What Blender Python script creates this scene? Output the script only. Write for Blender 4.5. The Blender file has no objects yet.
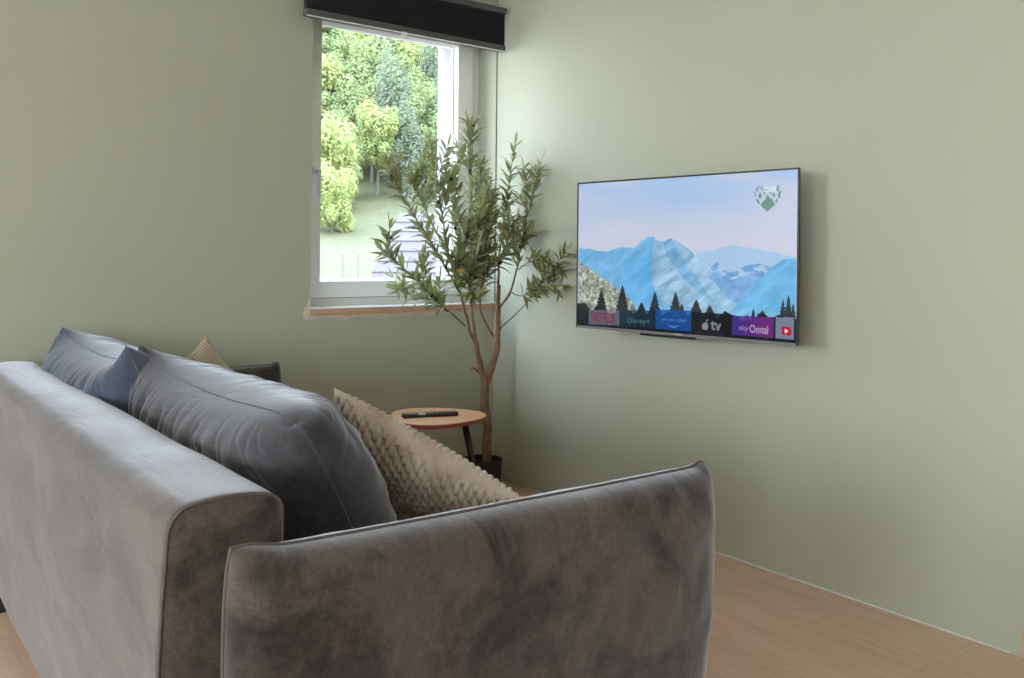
import bpy, bmesh, math, random
import numpy as np
from mathutils import Vector, Matrix, noise

S = bpy.context.scene
COL = S.collection
random.seed(7)
rng = np.random.default_rng(7)

# ------------------------------------------------------------------ camera
F_PX, CX, CY = 890.0, 512.0, 256.0
YAW, ROLL = math.radians(37.6), 0.0100
EYE = Vector((0, 0, 1.25))
FW = Vector((math.sin(YAW), math.cos(YAW), 0))
RT = Vector((math.cos(YAW), -math.sin(YAW), 0))
UP = Vector((0, 0, 1))
XA = RT * math.cos(ROLL) + UP * math.sin(ROLL)
YA = UP * math.cos(ROLL) - RT * math.sin(ROLL)
cam_d = bpy.data.cameras.new('camera')
cam_d.sensor_width = 36
cam_d.lens = 36 * F_PX / 1024
cam_d.shift_y = -(339 - CY) / 1024
cam_d.clip_start = 0.05
cam_d.clip_end = 600
cam = bpy.data.objects.new('camera', cam_d)
COL.objects.link(cam)
M4 = Matrix.Identity(4)
for i in range(3):
    M4[i][0], M4[i][1], M4[i][2], M4[i][3] = XA[i], YA[i], -FW[i], EYE[i]
cam.matrix_world = M4
S.camera = cam


def ray(px, py):
    return FW + XA * ((px - CX) / F_PX) + YA * ((CY - py) / F_PX)


def at_y(px, py, y):
    d = ray(px, py)
    return EYE + d * (y / d.y)


def at_x(px, py, x):
    d = ray(px, py)
    return EYE + d * (x / d.x)


def at_z(px, py, z):
    d = ray(px, py)
    return EYE + d * ((z - EYE.z) / d.z)


# ------------------------------------------------------------------ world, light, exposure
W = bpy.data.worlds.new('sky')
S.world = W
W.use_nodes = True
nt = W.node_tree
nt.nodes.clear()
wo = nt.nodes.new('ShaderNodeOutputWorld')
bg = nt.nodes.new('ShaderNodeBackground')
tc = nt.nodes.new('ShaderNodeTexCoord')
sp = nt.nodes.new('ShaderNodeSeparateXYZ')
cr = nt.nodes.new('ShaderNodeValToRGB')
cr.color_ramp.elements[0].position = 0.0
cr.color_ramp.elements[0].color = (0.95, 0.98, 1.0, 1)
cr.color_ramp.elements[1].position = 0.7
cr.color_ramp.elements[1].color = (0.62, 0.80, 1.0, 1)
nt.links.new(tc.outputs['Generated'], sp.inputs[0])
nt.links.new(sp.outputs['Z'], cr.inputs[0])
nt.links.new(cr.outputs[0], bg.inputs[0])
# overcast sky: three times brighter overhead than at the horizon
mr = nt.nodes.new('ShaderNodeMapRange')
mr.inputs['From Min'].default_value = 0.0
mr.inputs['From Max'].default_value = 1.0
mr.inputs['To Min'].default_value = 8.5
mr.inputs['To Max'].default_value = 20.0
nt.links.new(sp.outputs['Z'], mr.inputs['Value'])
nt.links.new(mr.outputs[0], bg.inputs[1])
nt.links.new(bg.outputs[0], wo.inputs[0])

SUN = bpy.data.lights.new('sun', 'SUN')
SUN.energy = 2.0
SUN.angle = math.radians(3)
SUN.color = (1, 0.95, 0.85)
so = bpy.data.objects.new('sun', SUN)
COL.objects.link(so)
so.rotation_euler = Vector((0.55, -0.42, 0.72)).to_track_quat('Z', 'Y').to_euler()


def area(name, loc, direction, w, h, energy, color, portal=False):
    l = bpy.data.lights.new(name, 'AREA')
    l.shape = 'RECTANGLE'
    l.size, l.size_y = w, h
    l.energy = energy
    l.color = color
    if portal:
        l.cycles.is_portal = True
    o = bpy.data.objects.new(name, l)
    COL.objects.link(o)
    o.location = loc
    o.rotation_euler = Vector(direction).to_track_quat('-Z', 'Y').to_euler()
    return o


# daylight of the two large windows in the left wall (they are outside the picture)
area('daylight_side_window', (-3.86, 3.05, 1.85), (1, 0, -0.02), 1.35, 1.25, 128, (0.86, 0.92, 1.0))
area('daylight_near_window', (-3.86, 0.2, 1.55), (1, 0, -0.03), 1.8, 1.3, 52, (0.92, 0.95, 1.0))
area('added_rear_fill', (-3.86, -2.2, 1.55), (1, 0.15, -0.08), 1.3, 1.3, 88, (0.84, 0.92, 1.0))  # third source, added to brighten the lower right wall and floor
area('portal_photo_window', (2.44, 4.56, 1.77), (0, -1, 0), 1.1, 1.6, 1, (1, 1, 1), True)
# unseen warm fill light added under the ceiling behind the camera
area('warm_ceiling_fill', (1.0, -1.2, 2.78), (0, 0, -1), 0.5, 0.5, 12, (1.0, 0.83, 0.62))

S.view_settings.view_transform = 'Standard'
S.view_settings.look = 'None'
S.view_settings.exposure = 0.0
S.view_settings.gamma = 1.0
S.view_settings.use_curve_mapping = False
S.cycles.max_bounces = 10
S.cycles.diffuse_bounces = 6
S.cycles.transparent_max_bounces = 16
S.cycles.sample_clamp_indirect = 6


# ------------------------------------------------------------------ helpers
def lin(r, g, b):
    def c(x):
        x /= 255.0
        return x / 12.92 if x <= 0.04045 else ((x + 0.055) / 1.055) ** 2.4
    return (c(r), c(g), c(b), 1)


def tag(o, label=None, cat=None, group=None, kind=None):
    if label: o['label'] = label
    if cat: o['category'] = cat
    if group: o['group'] = group
    if kind: o['kind'] = kind
    return o


def empty(name, loc=(0, 0, 0)):
    o = bpy.data.objects.new(name, None)
    o.empty_display_size = 0.1
    COL.objects.link(o)
    o.location = loc
    return o


def link_obj(name, me, mat=None, parent=None, smooth=False):
    """mesh data is in world coordinates; children keep them through the parent's inverse"""
    if mat is not None:
        for m in (mat if isinstance(mat, (list, tuple)) else [mat]):
            me.materials.append(m)
    if smooth:
        for p in me.polygons: p.use_smooth = True
    o = bpy.data.objects.new(name, me)
    COL.objects.link(o)
    if parent is not None:
        o.parent = parent
        loc = Vector((0, 0, 0))
        q = parent
        while q is not None:
            loc += q.location
            q = q.parent
        o.location = -loc
    return o


def mesh(name, verts, faces):
    me = bpy.data.meshes.new(name)
    me.from_pydata([tuple(v) for v in verts], [], faces)
    me.update()
    return me


def bm_mesh(name, bm):
    me = bpy.data.meshes.new(name)
    bmesh.ops.recalc_face_normals(bm, faces=bm.faces)
    bm.to_mesh(me)
    bm.free()
    return me


def bx(bm, lo, hi, bev=0.0, seg=2):
    g = bmesh.ops.create_cube(bm, size=1)
    c = [(a + b) / 2 for a, b in zip(lo, hi)]
    s = [abs(b - a) for a, b in zip(lo, hi)]
    for v in g['verts']:
        v.co = Vector((v.co.x * s[0] + c[0], v.co.y * s[1] + c[1], v.co.z * s[2] + c[2]))
    if bev > 0:
        ed = list({e for v in g['verts'] for e in v.link_edges})
        bmesh.ops.bevel(bm, geom=ed, offset=bev, segments=seg, profile=0.5, affect='EDGES')


def box(name, lo, hi, mat, parent=None, bev=0.0, seg=2):
    bm = bmesh.new()
    bx(bm, lo, hi, bev, seg)
    return link_obj(name, bm_mesh(name, bm), mat, parent, smooth=False)


def boxes(name, lst, mat, parent=None, bev=0.0):
    bm = bmesh.new()
    for lo, hi in lst: bx(bm, lo, hi, bev)
    return link_obj(name, bm_mesh(name, bm), mat, parent)


def tube_data(pts, radii, n=8, closed=False, cap=True):
    pts = [Vector(p) for p in pts]
    if not hasattr(radii, '__len__'): radii = [radii] * len(pts)
    V, Fc = [], []
    N = len(pts)
    prev = None
    for i, p in enumerate(pts):
        if closed:
            t = pts[(i + 1) % N] - pts[i - 1]
        else:
            t = pts[min(i + 1, N - 1)] - pts[max(i - 1, 0)]
        t.normalize()
        if prev is None:
            a = Vector((0, 0, 1)) if abs(t.z) < 0.9 else Vector((1, 0, 0))
            x = t.cross(a).normalized()
        else:
            x = (prev - t * prev.dot(t)).normalized()
        prev = x
        y = t.cross(x)
        for k in range(n):
            an = 2 * math.pi * k / n
            V.append(p + (x * math.cos(an) + y * math.sin(an)) * radii[i])
    R = N if closed else N - 1
    for i in range(R):
        a, b = i * n, ((i + 1) % N) * n
        for k in range(n):
            Fc.append((a + k, a + (k + 1) % n, b + (k + 1) % n, b + k))
    if cap and not closed:
        Fc.append(tuple(range(n - 1, -1, -1)))
        Fc.append(tuple((N - 1) * n + k for k in range(n)))
    return V, Fc


def tube(name, pts, radii, mat, parent=None, n=8, closed=False):
    V, Fc = tube_data(pts, radii, n, closed)
    return link_obj(name, mesh(name, V, Fc), mat, parent, smooth=True)


def smooth_path(pts, sub=6):
    P = [Vector(p) for p in pts]
    P = [P[0] * 2 - P[1]] + P + [P[-1] * 2 - P[-2]]
    out = []
    for i in range(1, len(P) - 2):
        p0, p1, p2, p3 = P[i - 1], P[i], P[i + 1], P[i + 2]
        for k in range(sub):
            t = k / sub
            out.append(0.5 * ((2 * p1) + (p2 - p0) * t + (2 * p0 - 5 * p1 + 4 * p2 - p3) * t * t
                              + (3 * p1 - p0 - 3 * p2 + p3) * t ** 3))
    out.append(P[-2])
    return out


def lathe(name, prof, center, mat, parent=None, n=40):
    V, Fc = [], []
    for r, z in prof:
        for k in range(n):
            a = 2 * math.pi * k / n
            V.append((center[0] + r * math.cos(a), center[1] + r * math.sin(a), center[2] + z))
    for i in range(len(prof) - 1):
        for k in range(n):
            Fc.append((i * n + k, i * n + (k + 1) % n, (i + 1) * n + (k + 1) % n, (i + 1) * n + k))
    Fc.append(tuple(range(n - 1, -1, -1)))
    Fc.append(tuple((len(prof) - 1) * n + k for k in range(n)))
    o = link_obj(name, mesh(name, V, Fc), mat, parent)
    return o


# ------------------------------------------------------------------ materials
def mat(name, color=(0.5, 0.5, 0.5, 1), rough=0.6, **kw):
    m = bpy.data.materials.new(name)
    m.use_nodes = True
    b = m.node_tree.nodes['Principled BSDF']
    b.inputs['Base Color'].default_value = color
    b.inputs['Roughness'].default_value = rough
    for k, v in kw.items():
        b.inputs[k.replace('_', ' ')].default_value = v
    m.diffuse_color = color
    return m


def nodes(m):
    return m.node_tree.nodes, m.node_tree.links, m.node_tree.nodes['Principled BSDF']


def coords(N, L, scale=(1, 1, 1), out='Object'):
    t = N.new('ShaderNodeTexCoord')
    mp = N.new('ShaderNodeMapping')
    mp.inputs['Scale'].default_value = scale
    L.new(t.outputs[out], mp.inputs[0])
    return mp.outputs[0]


def noise_n(N, L, vec, scale, detail=4, rough=0.5, dist=0.0):
    n = N.new('ShaderNodeTexNoise')
    n.inputs['Scale'].default_value = scale
    n.inputs['Detail'].default_value = detail
    n.inputs['Roughness'].default_value = rough
    n.inputs['Distortion'].default_value = dist
    L.new(vec, n.inputs['Vector'])
    return n.outputs['Fac']


def ramp(N, L, fac, stops):
    r = N.new('ShaderNodeValToRGB')
    e = r.color_ramp.elements
    while len(e) < len(stops): e.new(0.5)
    for i, (p, c) in enumerate(stops):
        e[i].position = p
        e[i].color = c
    L.new(fac, r.inputs[0])
    return r.outputs[0]


def bump(N, L, b, h, strength=0.3, dist=0.01):
    n = N.new('ShaderNodeBump')
    n.inputs['Strength'].default_value = strength
    n.inputs['Distance'].default_value = dist
    L.new(h, n.inputs['Height'])
    L.new(n.outputs[0], b.inputs['Normal'])


def mixc(N, L, fac, a, b, mode='MIX'):
    m = N.new('ShaderNodeMix')
    m.data_type = 'RGBA'
    m.blend_type = mode
    if isinstance(fac, float): m.inputs[0].default_value = fac
    else: L.new(fac, m.inputs[0])
    for s, v in ((6, a), (7, b)):
        if isinstance(v, tuple): m.inputs[s].default_value = v
        else: L.new(v, m.inputs[s])
    return m.outputs[2]


def wall_mat():
    m = mat('sage_wall_paint', (0.42, 0.44, 0.335, 1), 0.62)
    N, L, b = nodes(m)
    v = coords(N, L)
    f = noise_n(N, L, v, 0.9, 3)
    L.new(ramp(N, L, f, [(0.3, (0.375, 0.390, 0.308, 1)), (0.7, (0.398, 0.416, 0.332, 1))]), b.inputs['Base Color'])
    bump(N, L, b, noise_n(N, L, v, 160, 3), 0.06, 0.002)
    return m


def wood_mat(name, c1, c2, c3, scale=(7, 0.55, 7), rough=0.4, dark=0.5):
    m = mat(name, c1, rough)
    N, L, b = nodes(m)
    v = coords(N, L, scale)
    f = noise_n(N, L, v, 3.0, 6, 0.6, 0.6)
    f2 = noise_n(N, L, coords(N, L, (scale[0] * 7, scale[1] * 3, scale[2] * 7)), 4.0, 4)
    c = ramp(N, L, f, [(0.25, c3), (0.48, c1), (0.75, c2)])
    c = mixc(N, L, 0.35, c, ramp(N, L, f2, [(0.3, c3), (0.6, c2)]))
    L.new(c, b.inputs['Base Color'])
    bump(N, L, b, f2, 0.08, 0.002)
    return m


def floor_mat():
    m = mat('oak_floor', lin(190, 150, 120), 0.36)
    N, L, b = nodes(m)
    t = N.new('ShaderNodeTexCoord')
    mp = N.new('ShaderNodeMapping')
    mp.inputs['Rotation'].default_value = (0, 0, math.pi / 2)
    L.new(t.outputs['Object'], mp.inputs[0])
    br = N.new('ShaderNodeTexBrick')
    br.offset = 0.37
    br.inputs['Scale'].default_value = 1
    br.inputs['Brick Width'].default_value = 1.38
    br.inputs['Row Height'].default_value = 0.193
    br.inputs['Mortar Size'].default_value = 0.0014
    br.inputs['Mortar Smooth'].default_value = 0.2
    br.inputs['Color1'].default_value = (0.0, 0, 0, 1)
    br.inputs['Color2'].default_value = (1, 1, 1, 1)
    br.inputs['Mortar'].default_value = (0.5, 0.5, 0.5, 1)
    L.new(mp.outputs[0], br.inputs['Vector'])
    # grain, shifted for each plank
    add = N.new('ShaderNodeVectorMath')
    add.operation = 'MULTIPLY_ADD'
    L.new(br.outputs['Color'], add.inputs[0])
    add.inputs[1].default_value = (3.1, 5.7, 0)
    L.new(t.outputs['Object'], add.inputs[2])
    mp2 = N.new('ShaderNodeMapping')
    mp2.inputs['Scale'].default_value = (7, 0.8, 1)
    L.new(add.outputs[0], mp2.inputs[0])
    g = noise_n(N, L, mp2.outputs[0], 2.2, 7, 0.62, 0.8)
    c = ramp(N, L, g, [(0.22, (0.37, 0.23, 0.15, 1)), (0.45, (0.56, 0.38, 0.27, 1)), (0.75, (0.68, 0.50, 0.385, 1))])
    big = noise_n(N, L, coords(N, L, (2.5, 1, 1)), 1.1, 3)
    c = mixc(N, L, 0.35, c, ramp(N, L, big, [(0.3, (0.42, 0.25, 0.16, 1)), (0.7, (0.56, 0.39, 0.28, 1))]))
    mp3 = N.new('ShaderNodeMapping')
    mp3.inputs['Scale'].default_value = (60, 3, 1)
    L.new(add.outputs[0], mp3.inputs[0])
    fine = noise_n(N, L, mp3.outputs[0], 3, 3)
    c = mixc(N, L, 0.22, c, ramp(N, L, fine, [(0.35, (0.33, 0.20, 0.12, 1)), (0.65, (0.60, 0.42, 0.30, 1))]))
    c = mixc(N, L, br.outputs['Fac'], c, (0.36, 0.23, 0.15, 1))
    L.new(c, b.inputs['Base Color'])
    bump(N, L, b, fine, 0.05, 0.001)
    return m


def velvet_mat(name, dark, light, sheen=0.6, tint=(0.86, 0.90, 1.0, 1), rough=0.85):
    m = mat(name, light, rough)
    N, L, b = nodes(m)
    v = coords(N, L)
    f = noise_n(N, L, coords(N, L, (1, 0.38, 1)), 4.2, 5, 0.66, 0.9)
    streak = noise_n(N, L, coords(N, L, (2.2, .55, 1.6)), 7.5, 6, 0.7, 1.8)
    c = ramp(N, L, f, [(0.40, dark), (0.56, light)])
    c = mixc(N, L, 0.35, c, ramp(N, L, streak, [(0.35, dark), (0.65, light)]))
    weave = noise_n(N, L, coords(N, L, (1, .25, 0.35)), 260, 2, 0.5)
    weave2 = noise_n(N, L, coords(N, L, (0.35, 0.1, 1)), 260, 2, 0.5)
    w = mixc(N, L, 0.5, weave, weave2)
    c = mixc(N, L, 0.4, c, ramp(N, L, w, [(0.38, (0.55, 0.55, 0.55, 1)), (0.62, (1.25, 1.25, 1.25, 1))]), 'MULTIPLY')
    L.new(c, b.inputs['Base Color'])
    b.inputs['Sheen Weight'].default_value = sheen
    b.inputs['Sheen Roughness'].default_value = 0.42
    b.inputs['Sheen Tint'].default_value = tint
    b.inputs['Specular IOR Level'].default_value = 0.15
    n1 = N.new('ShaderNodeBump')
    n1.inputs['Strength'].default_value = 0.25
    n1.inputs['Distance'].default_value = 0.0015
    L.new(w, n1.inputs['Height'])
    n2 = N.new('ShaderNodeBump')
    n2.inputs['Strength'].default_value = 0.35
    n2.inputs['Distance'].default_value = 0.02
    L.new(noise_n(N, L, coords(N, L, (1, .3, 1)), 7, 4, 0.5, 0.6), n2.inputs['Height'])
    L.new(n1.outputs[0], n2.inputs['Normal'])
    L.new(n2.outputs[0], b.inputs['Normal'])
    return m


M_WALL = wall_mat()
M_FLOOR = floor_mat()
M_CEIL = mat('ceiling_paint', (0.78, 0.77, 0.73, 1), 0.8)
M_PVC = mat('white_window_plastic', (0.86, 0.85, 0.86, 1), 0.35)
M_GASKET = mat('grey_rubber_gasket', (0.18, 0.18, 0.19, 1), 0.6)
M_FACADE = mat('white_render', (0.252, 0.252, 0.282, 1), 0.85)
M_SILLWOOD = wood_mat('sill_oak', lin(190, 150, 125), lin(205, 168, 142), lin(170, 128, 104), (0.6, 8, 8))
M_TABLE = wood_mat('table_oak', lin(214, 160, 118), lin(224, 172, 130), lin(190, 132, 92), (0.8, 9, 9), 0.35)
M_EDGE = mat('table_edge_red_brown', lin(140, 62, 50), 0.4)
M_BLACK = mat('matt_black_metal', (0.012, 0.012, 0.014, 1), 0.4)
M_POT = mat('black_pot_plastic', (0.008, 0.008, 0.010, 1), 0.55)
M_SOIL = mat('dark_soil', (0.03, 0.022, 0.015, 1), 0.95)
M_CAULK = mat('beige_caulk', (0.60, 0.52, 0.43, 1), 0.8)
M_CAULKW = mat('pale_caulk', (0.55, 0.60, 0.54, 1), 0.7)
M_BLIND = mat('blind_fabric', (0.020, 0.017, 0.020, 1), 0.9)
M_RAIL = mat('blind_rail_metal', (0.075, 0.072, 0.075, 1), 0.45)
M_CHROME = mat('pale_plastic', (0.75, 0.75, 0.78, 1), 0.3)
M_SOFA = velvet_mat('sofa_velvet', (0.017, 0.0135, 0.011, 1), (0.092, 0.074, 0.059, 1), .85)
M_CUSH = velvet_mat('cushion_velvet', (0.028, 0.027, 0.030, 1), (0.068, 0.066, 0.072, 1), .8)
M_CUSHB = velvet_mat('blue_cushion_velvet', (0.040, 0.050, 0.074, 1), (0.078, 0.095, 0.130, 1), 0.75)
M_PIPE = mat('piping_fabric', (0.085, 0.07, 0.06, 1), 0.85)
M_SHEET = mat('flat_black', (0.006, 0.005, 0.005, 1), 0.9)
N_, L_, b_ = nodes(M_GASKET)


def knit_mat():
    m = mat('chunky_beige_knit', (0.5, 0.42, 0.33, 1), 0.9)
    N, L, b = nodes(m)
    f = noise_n(N, L, coords(N, L), 9, 3)
    c = ramp(N, L, f, [(0.35, (0.38, 0.32, 0.25, 1)), (0.65, (0.56, 0.50, 0.43, 1))])
    L.new(c, b.inputs['Base Color'])
    b.inputs['Sheen Weight'].default_value = 0.3
    b.inputs['Specular IOR Level'].default_value = 0.1
    bump(N, L, b, noise_n(N, L, coords(N, L), 260, 3), 0.5, 0.002)
    return m


M_KNIT = knit_mat()
M_KNIT2 = mat('ribbed_tan_knit', (0.28, 0.24, 0.165, 1), 0.9)


def bark_mat():
    m = mat('olive_bark', (0.2, 0.1, 0.06, 1), 0.85)
    N, L, b = nodes(m)
    v = coords(N, L, (1, 1, 0.3))
    f = noise_n(N, L, v, 60, 5, 0.6)
    L.new(ramp(N, L, f, [(0.3, (0.10, 0.055, 0.034, 1)), (0.7, (0.27, 0.155, 0.10, 1))]), b.inputs['Base Color'])
    bump(N, L, b, f, 0.7, 0.006)
    return m


M_BARK = bark_mat()
M_TWIG = mat('green_twig', (0.13, 0.13, 0.06, 1), 0.7)


def leaf_mat():
    m = mat('olive_leaf', (0.1, 0.13, 0.04, 1), 0.45)
    N, L, b = nodes(m)
    geo = N.new('ShaderNodeNewGeometry')
    at = N.new('ShaderNodeAttribute')
    at.attribute_name = 'tone'
    top = ramp(N, L, at.outputs['Fac'], [(0.0, (0.085, 0.105, 0.042, 1)), (0.6, (0.205, 0.215, 0.095, 1)), (0.93, (0.33, 0.33, 0.14, 1)), (1.0, (0.5, 0.38, 0.08, 1))])
    und = ramp(N, L, at.outputs['Fac'], [(0.0, (0.24, 0.27, 0.19, 1)), (1.0, (0.50, 0.52, 0.42, 1))])
    L.new(mixc(N, L, geo.outputs['Backfacing'], top, und), b.inputs['Base Color'])
    tr = N.new('ShaderNodeBsdfTranslucent')
    tr.inputs[0].default_value = (0.30, 0.34, 0.10, 1)
    mx = N.new('ShaderNodeMixShader')
    mx.inputs[0].default_value = 0.28
    out = N['Material Output'] if 'Material Output' in N else None
    L.new(b.outputs[0], mx.inputs[1])
    L.new(tr.outputs[0], mx.inputs[2])
    L.new(mx.outputs[0], out.inputs['Surface'])
    return m


M_LEAF = leaf_mat()
M_OLIVE = mat('black_olive', (0.012, 0.008, 0.014, 1), 0.3)

# ------------------------------------------------------------------ room shell
YW, XW, ZC = 4.05, 3.0, 2.9
YO = 4.50                      # outer face of the window wall
XL, YB = -3.8, -3.4
OL, OR_, OZ0, OZ1 = 1.876, 3.0, 0.95, 2.56   # opening


def struct(o, label=None):
    o['kind'] = 'structure'
    if label: o['label'] = label
    return o


struct(box('floor', (XL - .2, YB - .2, -0.12), (XW + .3, YO, 0), M_FLOOR), 'pale oak laminate floor running towards the window wall')
struct(box('ceiling', (XL - .2, YB - .2, ZC), (XW + .3, YO, ZC + .2), M_CEIL), 'white ceiling')
struct(box('wall_right', (XW, YB - .2, 0), (XW + .3, YO, ZC), M_WALL), 'sage green wall that carries the television')
struct(boxes('wall_far', [((XL - .2, YW, 0), (OL, YO - .02, ZC)), ((OL, YW, 0), (XW, YO - .02, OZ0)), ((OL, YW, OZ1), (XW, YO - .02, ZC))],
             M_WALL), 'sage green wall with the window beside the corner')
struct(boxes('wall_left', [((XL - .2, YB, 0), (XL, -2.9, ZC)), ((XL - .2, -2.9, 0), (XL, -1.5, .85)), ((XL - .2, -2.9, 2.25), (XL, -1.5, ZC)), ((XL - .2, -1.5, 0), (XL, -.75, ZC)), ((XL - .2, -.75, 0), (XL, 1.15, .85)), ((XL - .2, -.75, 2.25), (XL, 1.15, ZC)),
                           ((XL - .2, 1.15, 0), (XL, 2.3, ZC)), ((XL - .2, 2.3, 2.5), (XL, 3.7, ZC)), ((XL - .2, 2.3, 0), (XL, 3.7, 1.2)), ((XL - .2, 3.7, 0), (XL, YW, ZC))],
             M_WALL), 'green wall with two windows and an added fill light opening, left of the picture')
struct(box('wall_back', (XL, YB - .2, 0), (XW, YB, ZC), M_WALL), 'green wall behind the camera')

# frames of the off-picture openings; the last one is added for fill light
for n, (y0, y1, z0, z1) in enumerate(((-.75, 1.15, .85, 2.25), (2.3, 3.7, 1.2, 2.5), (-2.9, -1.5, .85, 2.25))):
    e = boxes('window_%d' % (n + 2), [((XL - .1, y0, z0), (XL - .02, y0 + .07, z1)), ((XL - .1, y1 - .07, z0), (XL - .02, y1, z1)),
                                     ((XL - .1, y0, z1 - .07), (XL - .02, y1, z1)), ((XL - .1, y0, z0), (XL - .02, y1, z0 + .07)),
                                     ((XL - .1, (y0 + y1) / 2 - .05, z0), (XL - .02, (y0 + y1) / 2 + .05, z1))], M_PVC)
    struct(e, 'white framed opening in the left wall')

# outer facade around the opening (white render reveal)
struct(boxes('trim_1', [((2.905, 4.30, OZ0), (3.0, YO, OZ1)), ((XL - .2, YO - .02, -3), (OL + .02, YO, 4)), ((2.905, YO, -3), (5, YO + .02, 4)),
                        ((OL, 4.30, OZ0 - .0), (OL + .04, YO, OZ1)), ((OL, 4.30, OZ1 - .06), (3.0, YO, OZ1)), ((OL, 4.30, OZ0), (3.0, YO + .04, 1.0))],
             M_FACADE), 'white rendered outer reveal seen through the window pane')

# ---- window 1: frame, sash, pane, handle
FY0, FY1 = 4.233, 4.31
w1 = boxes('window_1', [((OL, FY0, .98), (OL + .036, FY1, 2.56)), ((at_y(472.9, 50, 4.215).x + .005, FY0, .98), (3.0, FY1, 2.56)),
                        ((OL, FY0, .98), (3.0, FY1, 1.022)), ((OL, FY0, 2.51), (3.0, FY1, 2.56))], M_PVC)
struct(w1, 'white plastic window frame')
SY = 4.215
SL, SR, SB, ST = OL + .034, at_y(472.9, 50, SY).x, 1.026, 2.506
GL, GR, GB, GT = at_y(321, 150, SY).x, at_y(458.5, 60, SY).x, at_y(320, 281.5, SY).z, at_y(322, 20.5, SY).z
sash = boxes('sash', [((SL, SY, SB), (GL, SY + .075, ST)), ((GR, SY, SB), (SR, SY + .075, ST)),
                      ((GL, SY, SB), (GR, SY + .075, GB)), ((GL, SY, GT), (GR, SY + .075, ST))], M_PVC, w1)
# glazing beads (bevelled inwards) as a sloped ring
bm = bmesh.new()
ring = [(GL, GB), (GR, GB), (GR, GT), (GL, GT)]
o1 = [bm.verts.new((x, SY + .001, z)) for x, z in ring]
i1 = [bm.verts.new((x + (.005 if x == GL else -.005), SY + .022, z + (.014 if z == GB else -.014))) for x, z in ring]
i2 = [bm.verts.new((v.co.x, SY + .055, v.co.z)) for v in i1]
for k in range(4):
    bm.faces.new((o1[k], o1[(k + 1) % 4], i1[(k + 1) % 4], i1[k]))
    bm.faces.new((i1[k], i1[(k + 1) % 4], i2[(k + 1) % 4], i2[k]))
link_obj('glazing_bead', bm_mesh('bead', bm), M_PVC, w1)
gl = mat('window_glass', (1, 1, 1, 1), 0.0)
N, L, b = nodes(gl)
N.remove(b)
g1 = N.new('ShaderNodeBsdfTransparent')
g1.inputs[0].default_value = (0.97, 0.98, 0.98, 1)
g2 = N.new('ShaderNodeBsdfGlossy')
g2.inputs['Roughness'].default_value = 0.01
lw = N.new('ShaderNodeLayerWeight')
pw = N.new('ShaderNodeMath'); pw.operation = 'POWER'; pw.inputs[1].default_value = 5
L.new(lw.outputs['Facing'], pw.inputs[0])
fr = N.new('ShaderNodeMath'); fr.operation = 'MULTIPLY_ADD'; fr.inputs[1].default_value = .9; fr.inputs[2].default_value = .03
L.new(pw.outputs[0], fr.inputs[0])
mx = N.new('ShaderNodeMixShader')
L.new(fr.outputs[0], mx.inputs[0]); L.new(g1.outputs[0], mx.inputs[1]); L.new(g2.outputs[0], mx.inputs[2])
L.new(mx.outputs[0], N['Material Output'].inputs['Surface'])
box('window_pane', (GL - .01, SY + .045, GB - .01), (GR + .01, SY + .051, GT + .01), gl, w1)
gk = .009
boxes('gasket', [((GL + .005 - .001, SY + .036, GB + .01), (GL + gk, SY + .042, GT - .01)), ((GR - gk, SY + .036, GB + .01), (GR - .005, SY + .042, GT - .01)),
                 ((GL + .005, SY + .036, GT - gk), (GR - .005, SY + .042, GT - .013)),
                 ((SR + .0005, SY + .012, 1.03), (SR + .004, FY0 + .004, 2.50)), ((SL, SY + .012, 1.0225), (SR, FY0 + .004, 1.0255))], M_GASKET, w1)
# handle: rosette plate and a lever pointing down
hz = at_y(316, 176, SY).z
bm = bmesh.new()
hx0 = at_y(318, 176, SY - .03).x
bx(bm, (hx0 - .015, SY - .010, hz - .035), (hx0 + .015, SY, hz + .045), .003)
bx(bm, (hx0 - .008, SY - .045, hz + .012), (hx0 + .008, SY - .008, hz + .030), .004)
bx(bm, (hx0 - .011, SY - .052, hz - .095), (hx0 + .010, SY - .036, hz + .034), .005)
link_obj('window_handle', bm_mesh('handle', bm), M_CHROME, w1)

# window sill board, caulk under it
sill = box('window_sill', (OL - .008, YW - .018, .952), (OR_ - .002, FY0 + .0, .981), M_SILLWOOD, None, .002)
sill.name = 'trim_2'
struct(sill, 'oak window sill board')
M_WSILLTOP = mat('sill_white_laminate', (0.62, 0.60, 0.60, 1), 0.25)
struct(box('trim_3', (OL - .006, YW - .015, .981), (OR_ - .004, FY0, .984), M_WSILLTOP), 'pale glossy top of the sill')
# irregular beige caulk smear around the sill's underside and left end
pts = []
for i in range(61):
    t = i / 60
    x = OL - .03 + t * (OR_ - OL + .02)
    pts.append((x, .949 - .018 - .012 * noise.noise(Vector((x * 9, 1, 0))) - .016 * max(0, noise.noise(Vector((x * 23, 5, 0))))))
bm = bmesh.new()
top = [bm.verts.new((x, YW - .003, .953 if x > OL - .008 else .99)) for x, z in pts]
bot = [bm.verts.new((x, YW - .001, z)) for x, z in pts]
for i in range(60): bm.faces.new((top[i], top[i + 1], bot[i + 1], bot[i]))
ll = [bm.verts.new(p) for p in ((OL - .009, YW - .002, 1.03), (OL - .001, YW - .002, 1.05), (OL - .001, YW - .003, .95), (OL - .034, YW - .002, .945), (OL - .036, YW - .001, .965), (OL - .02, YW - .001, .985))]
bm.faces.new(ll)
r = bmesh.ops.extrude_face_region(bm, geom=list(bm.faces))
for v in r['geom']:
    if isinstance(v, bmesh.types.BMVert): v.co.y += .004
struct(link_obj('trim_4', bm_mesh('caulk', bm), M_CAULK), 'rough beige caulk smeared under the sill')
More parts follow.
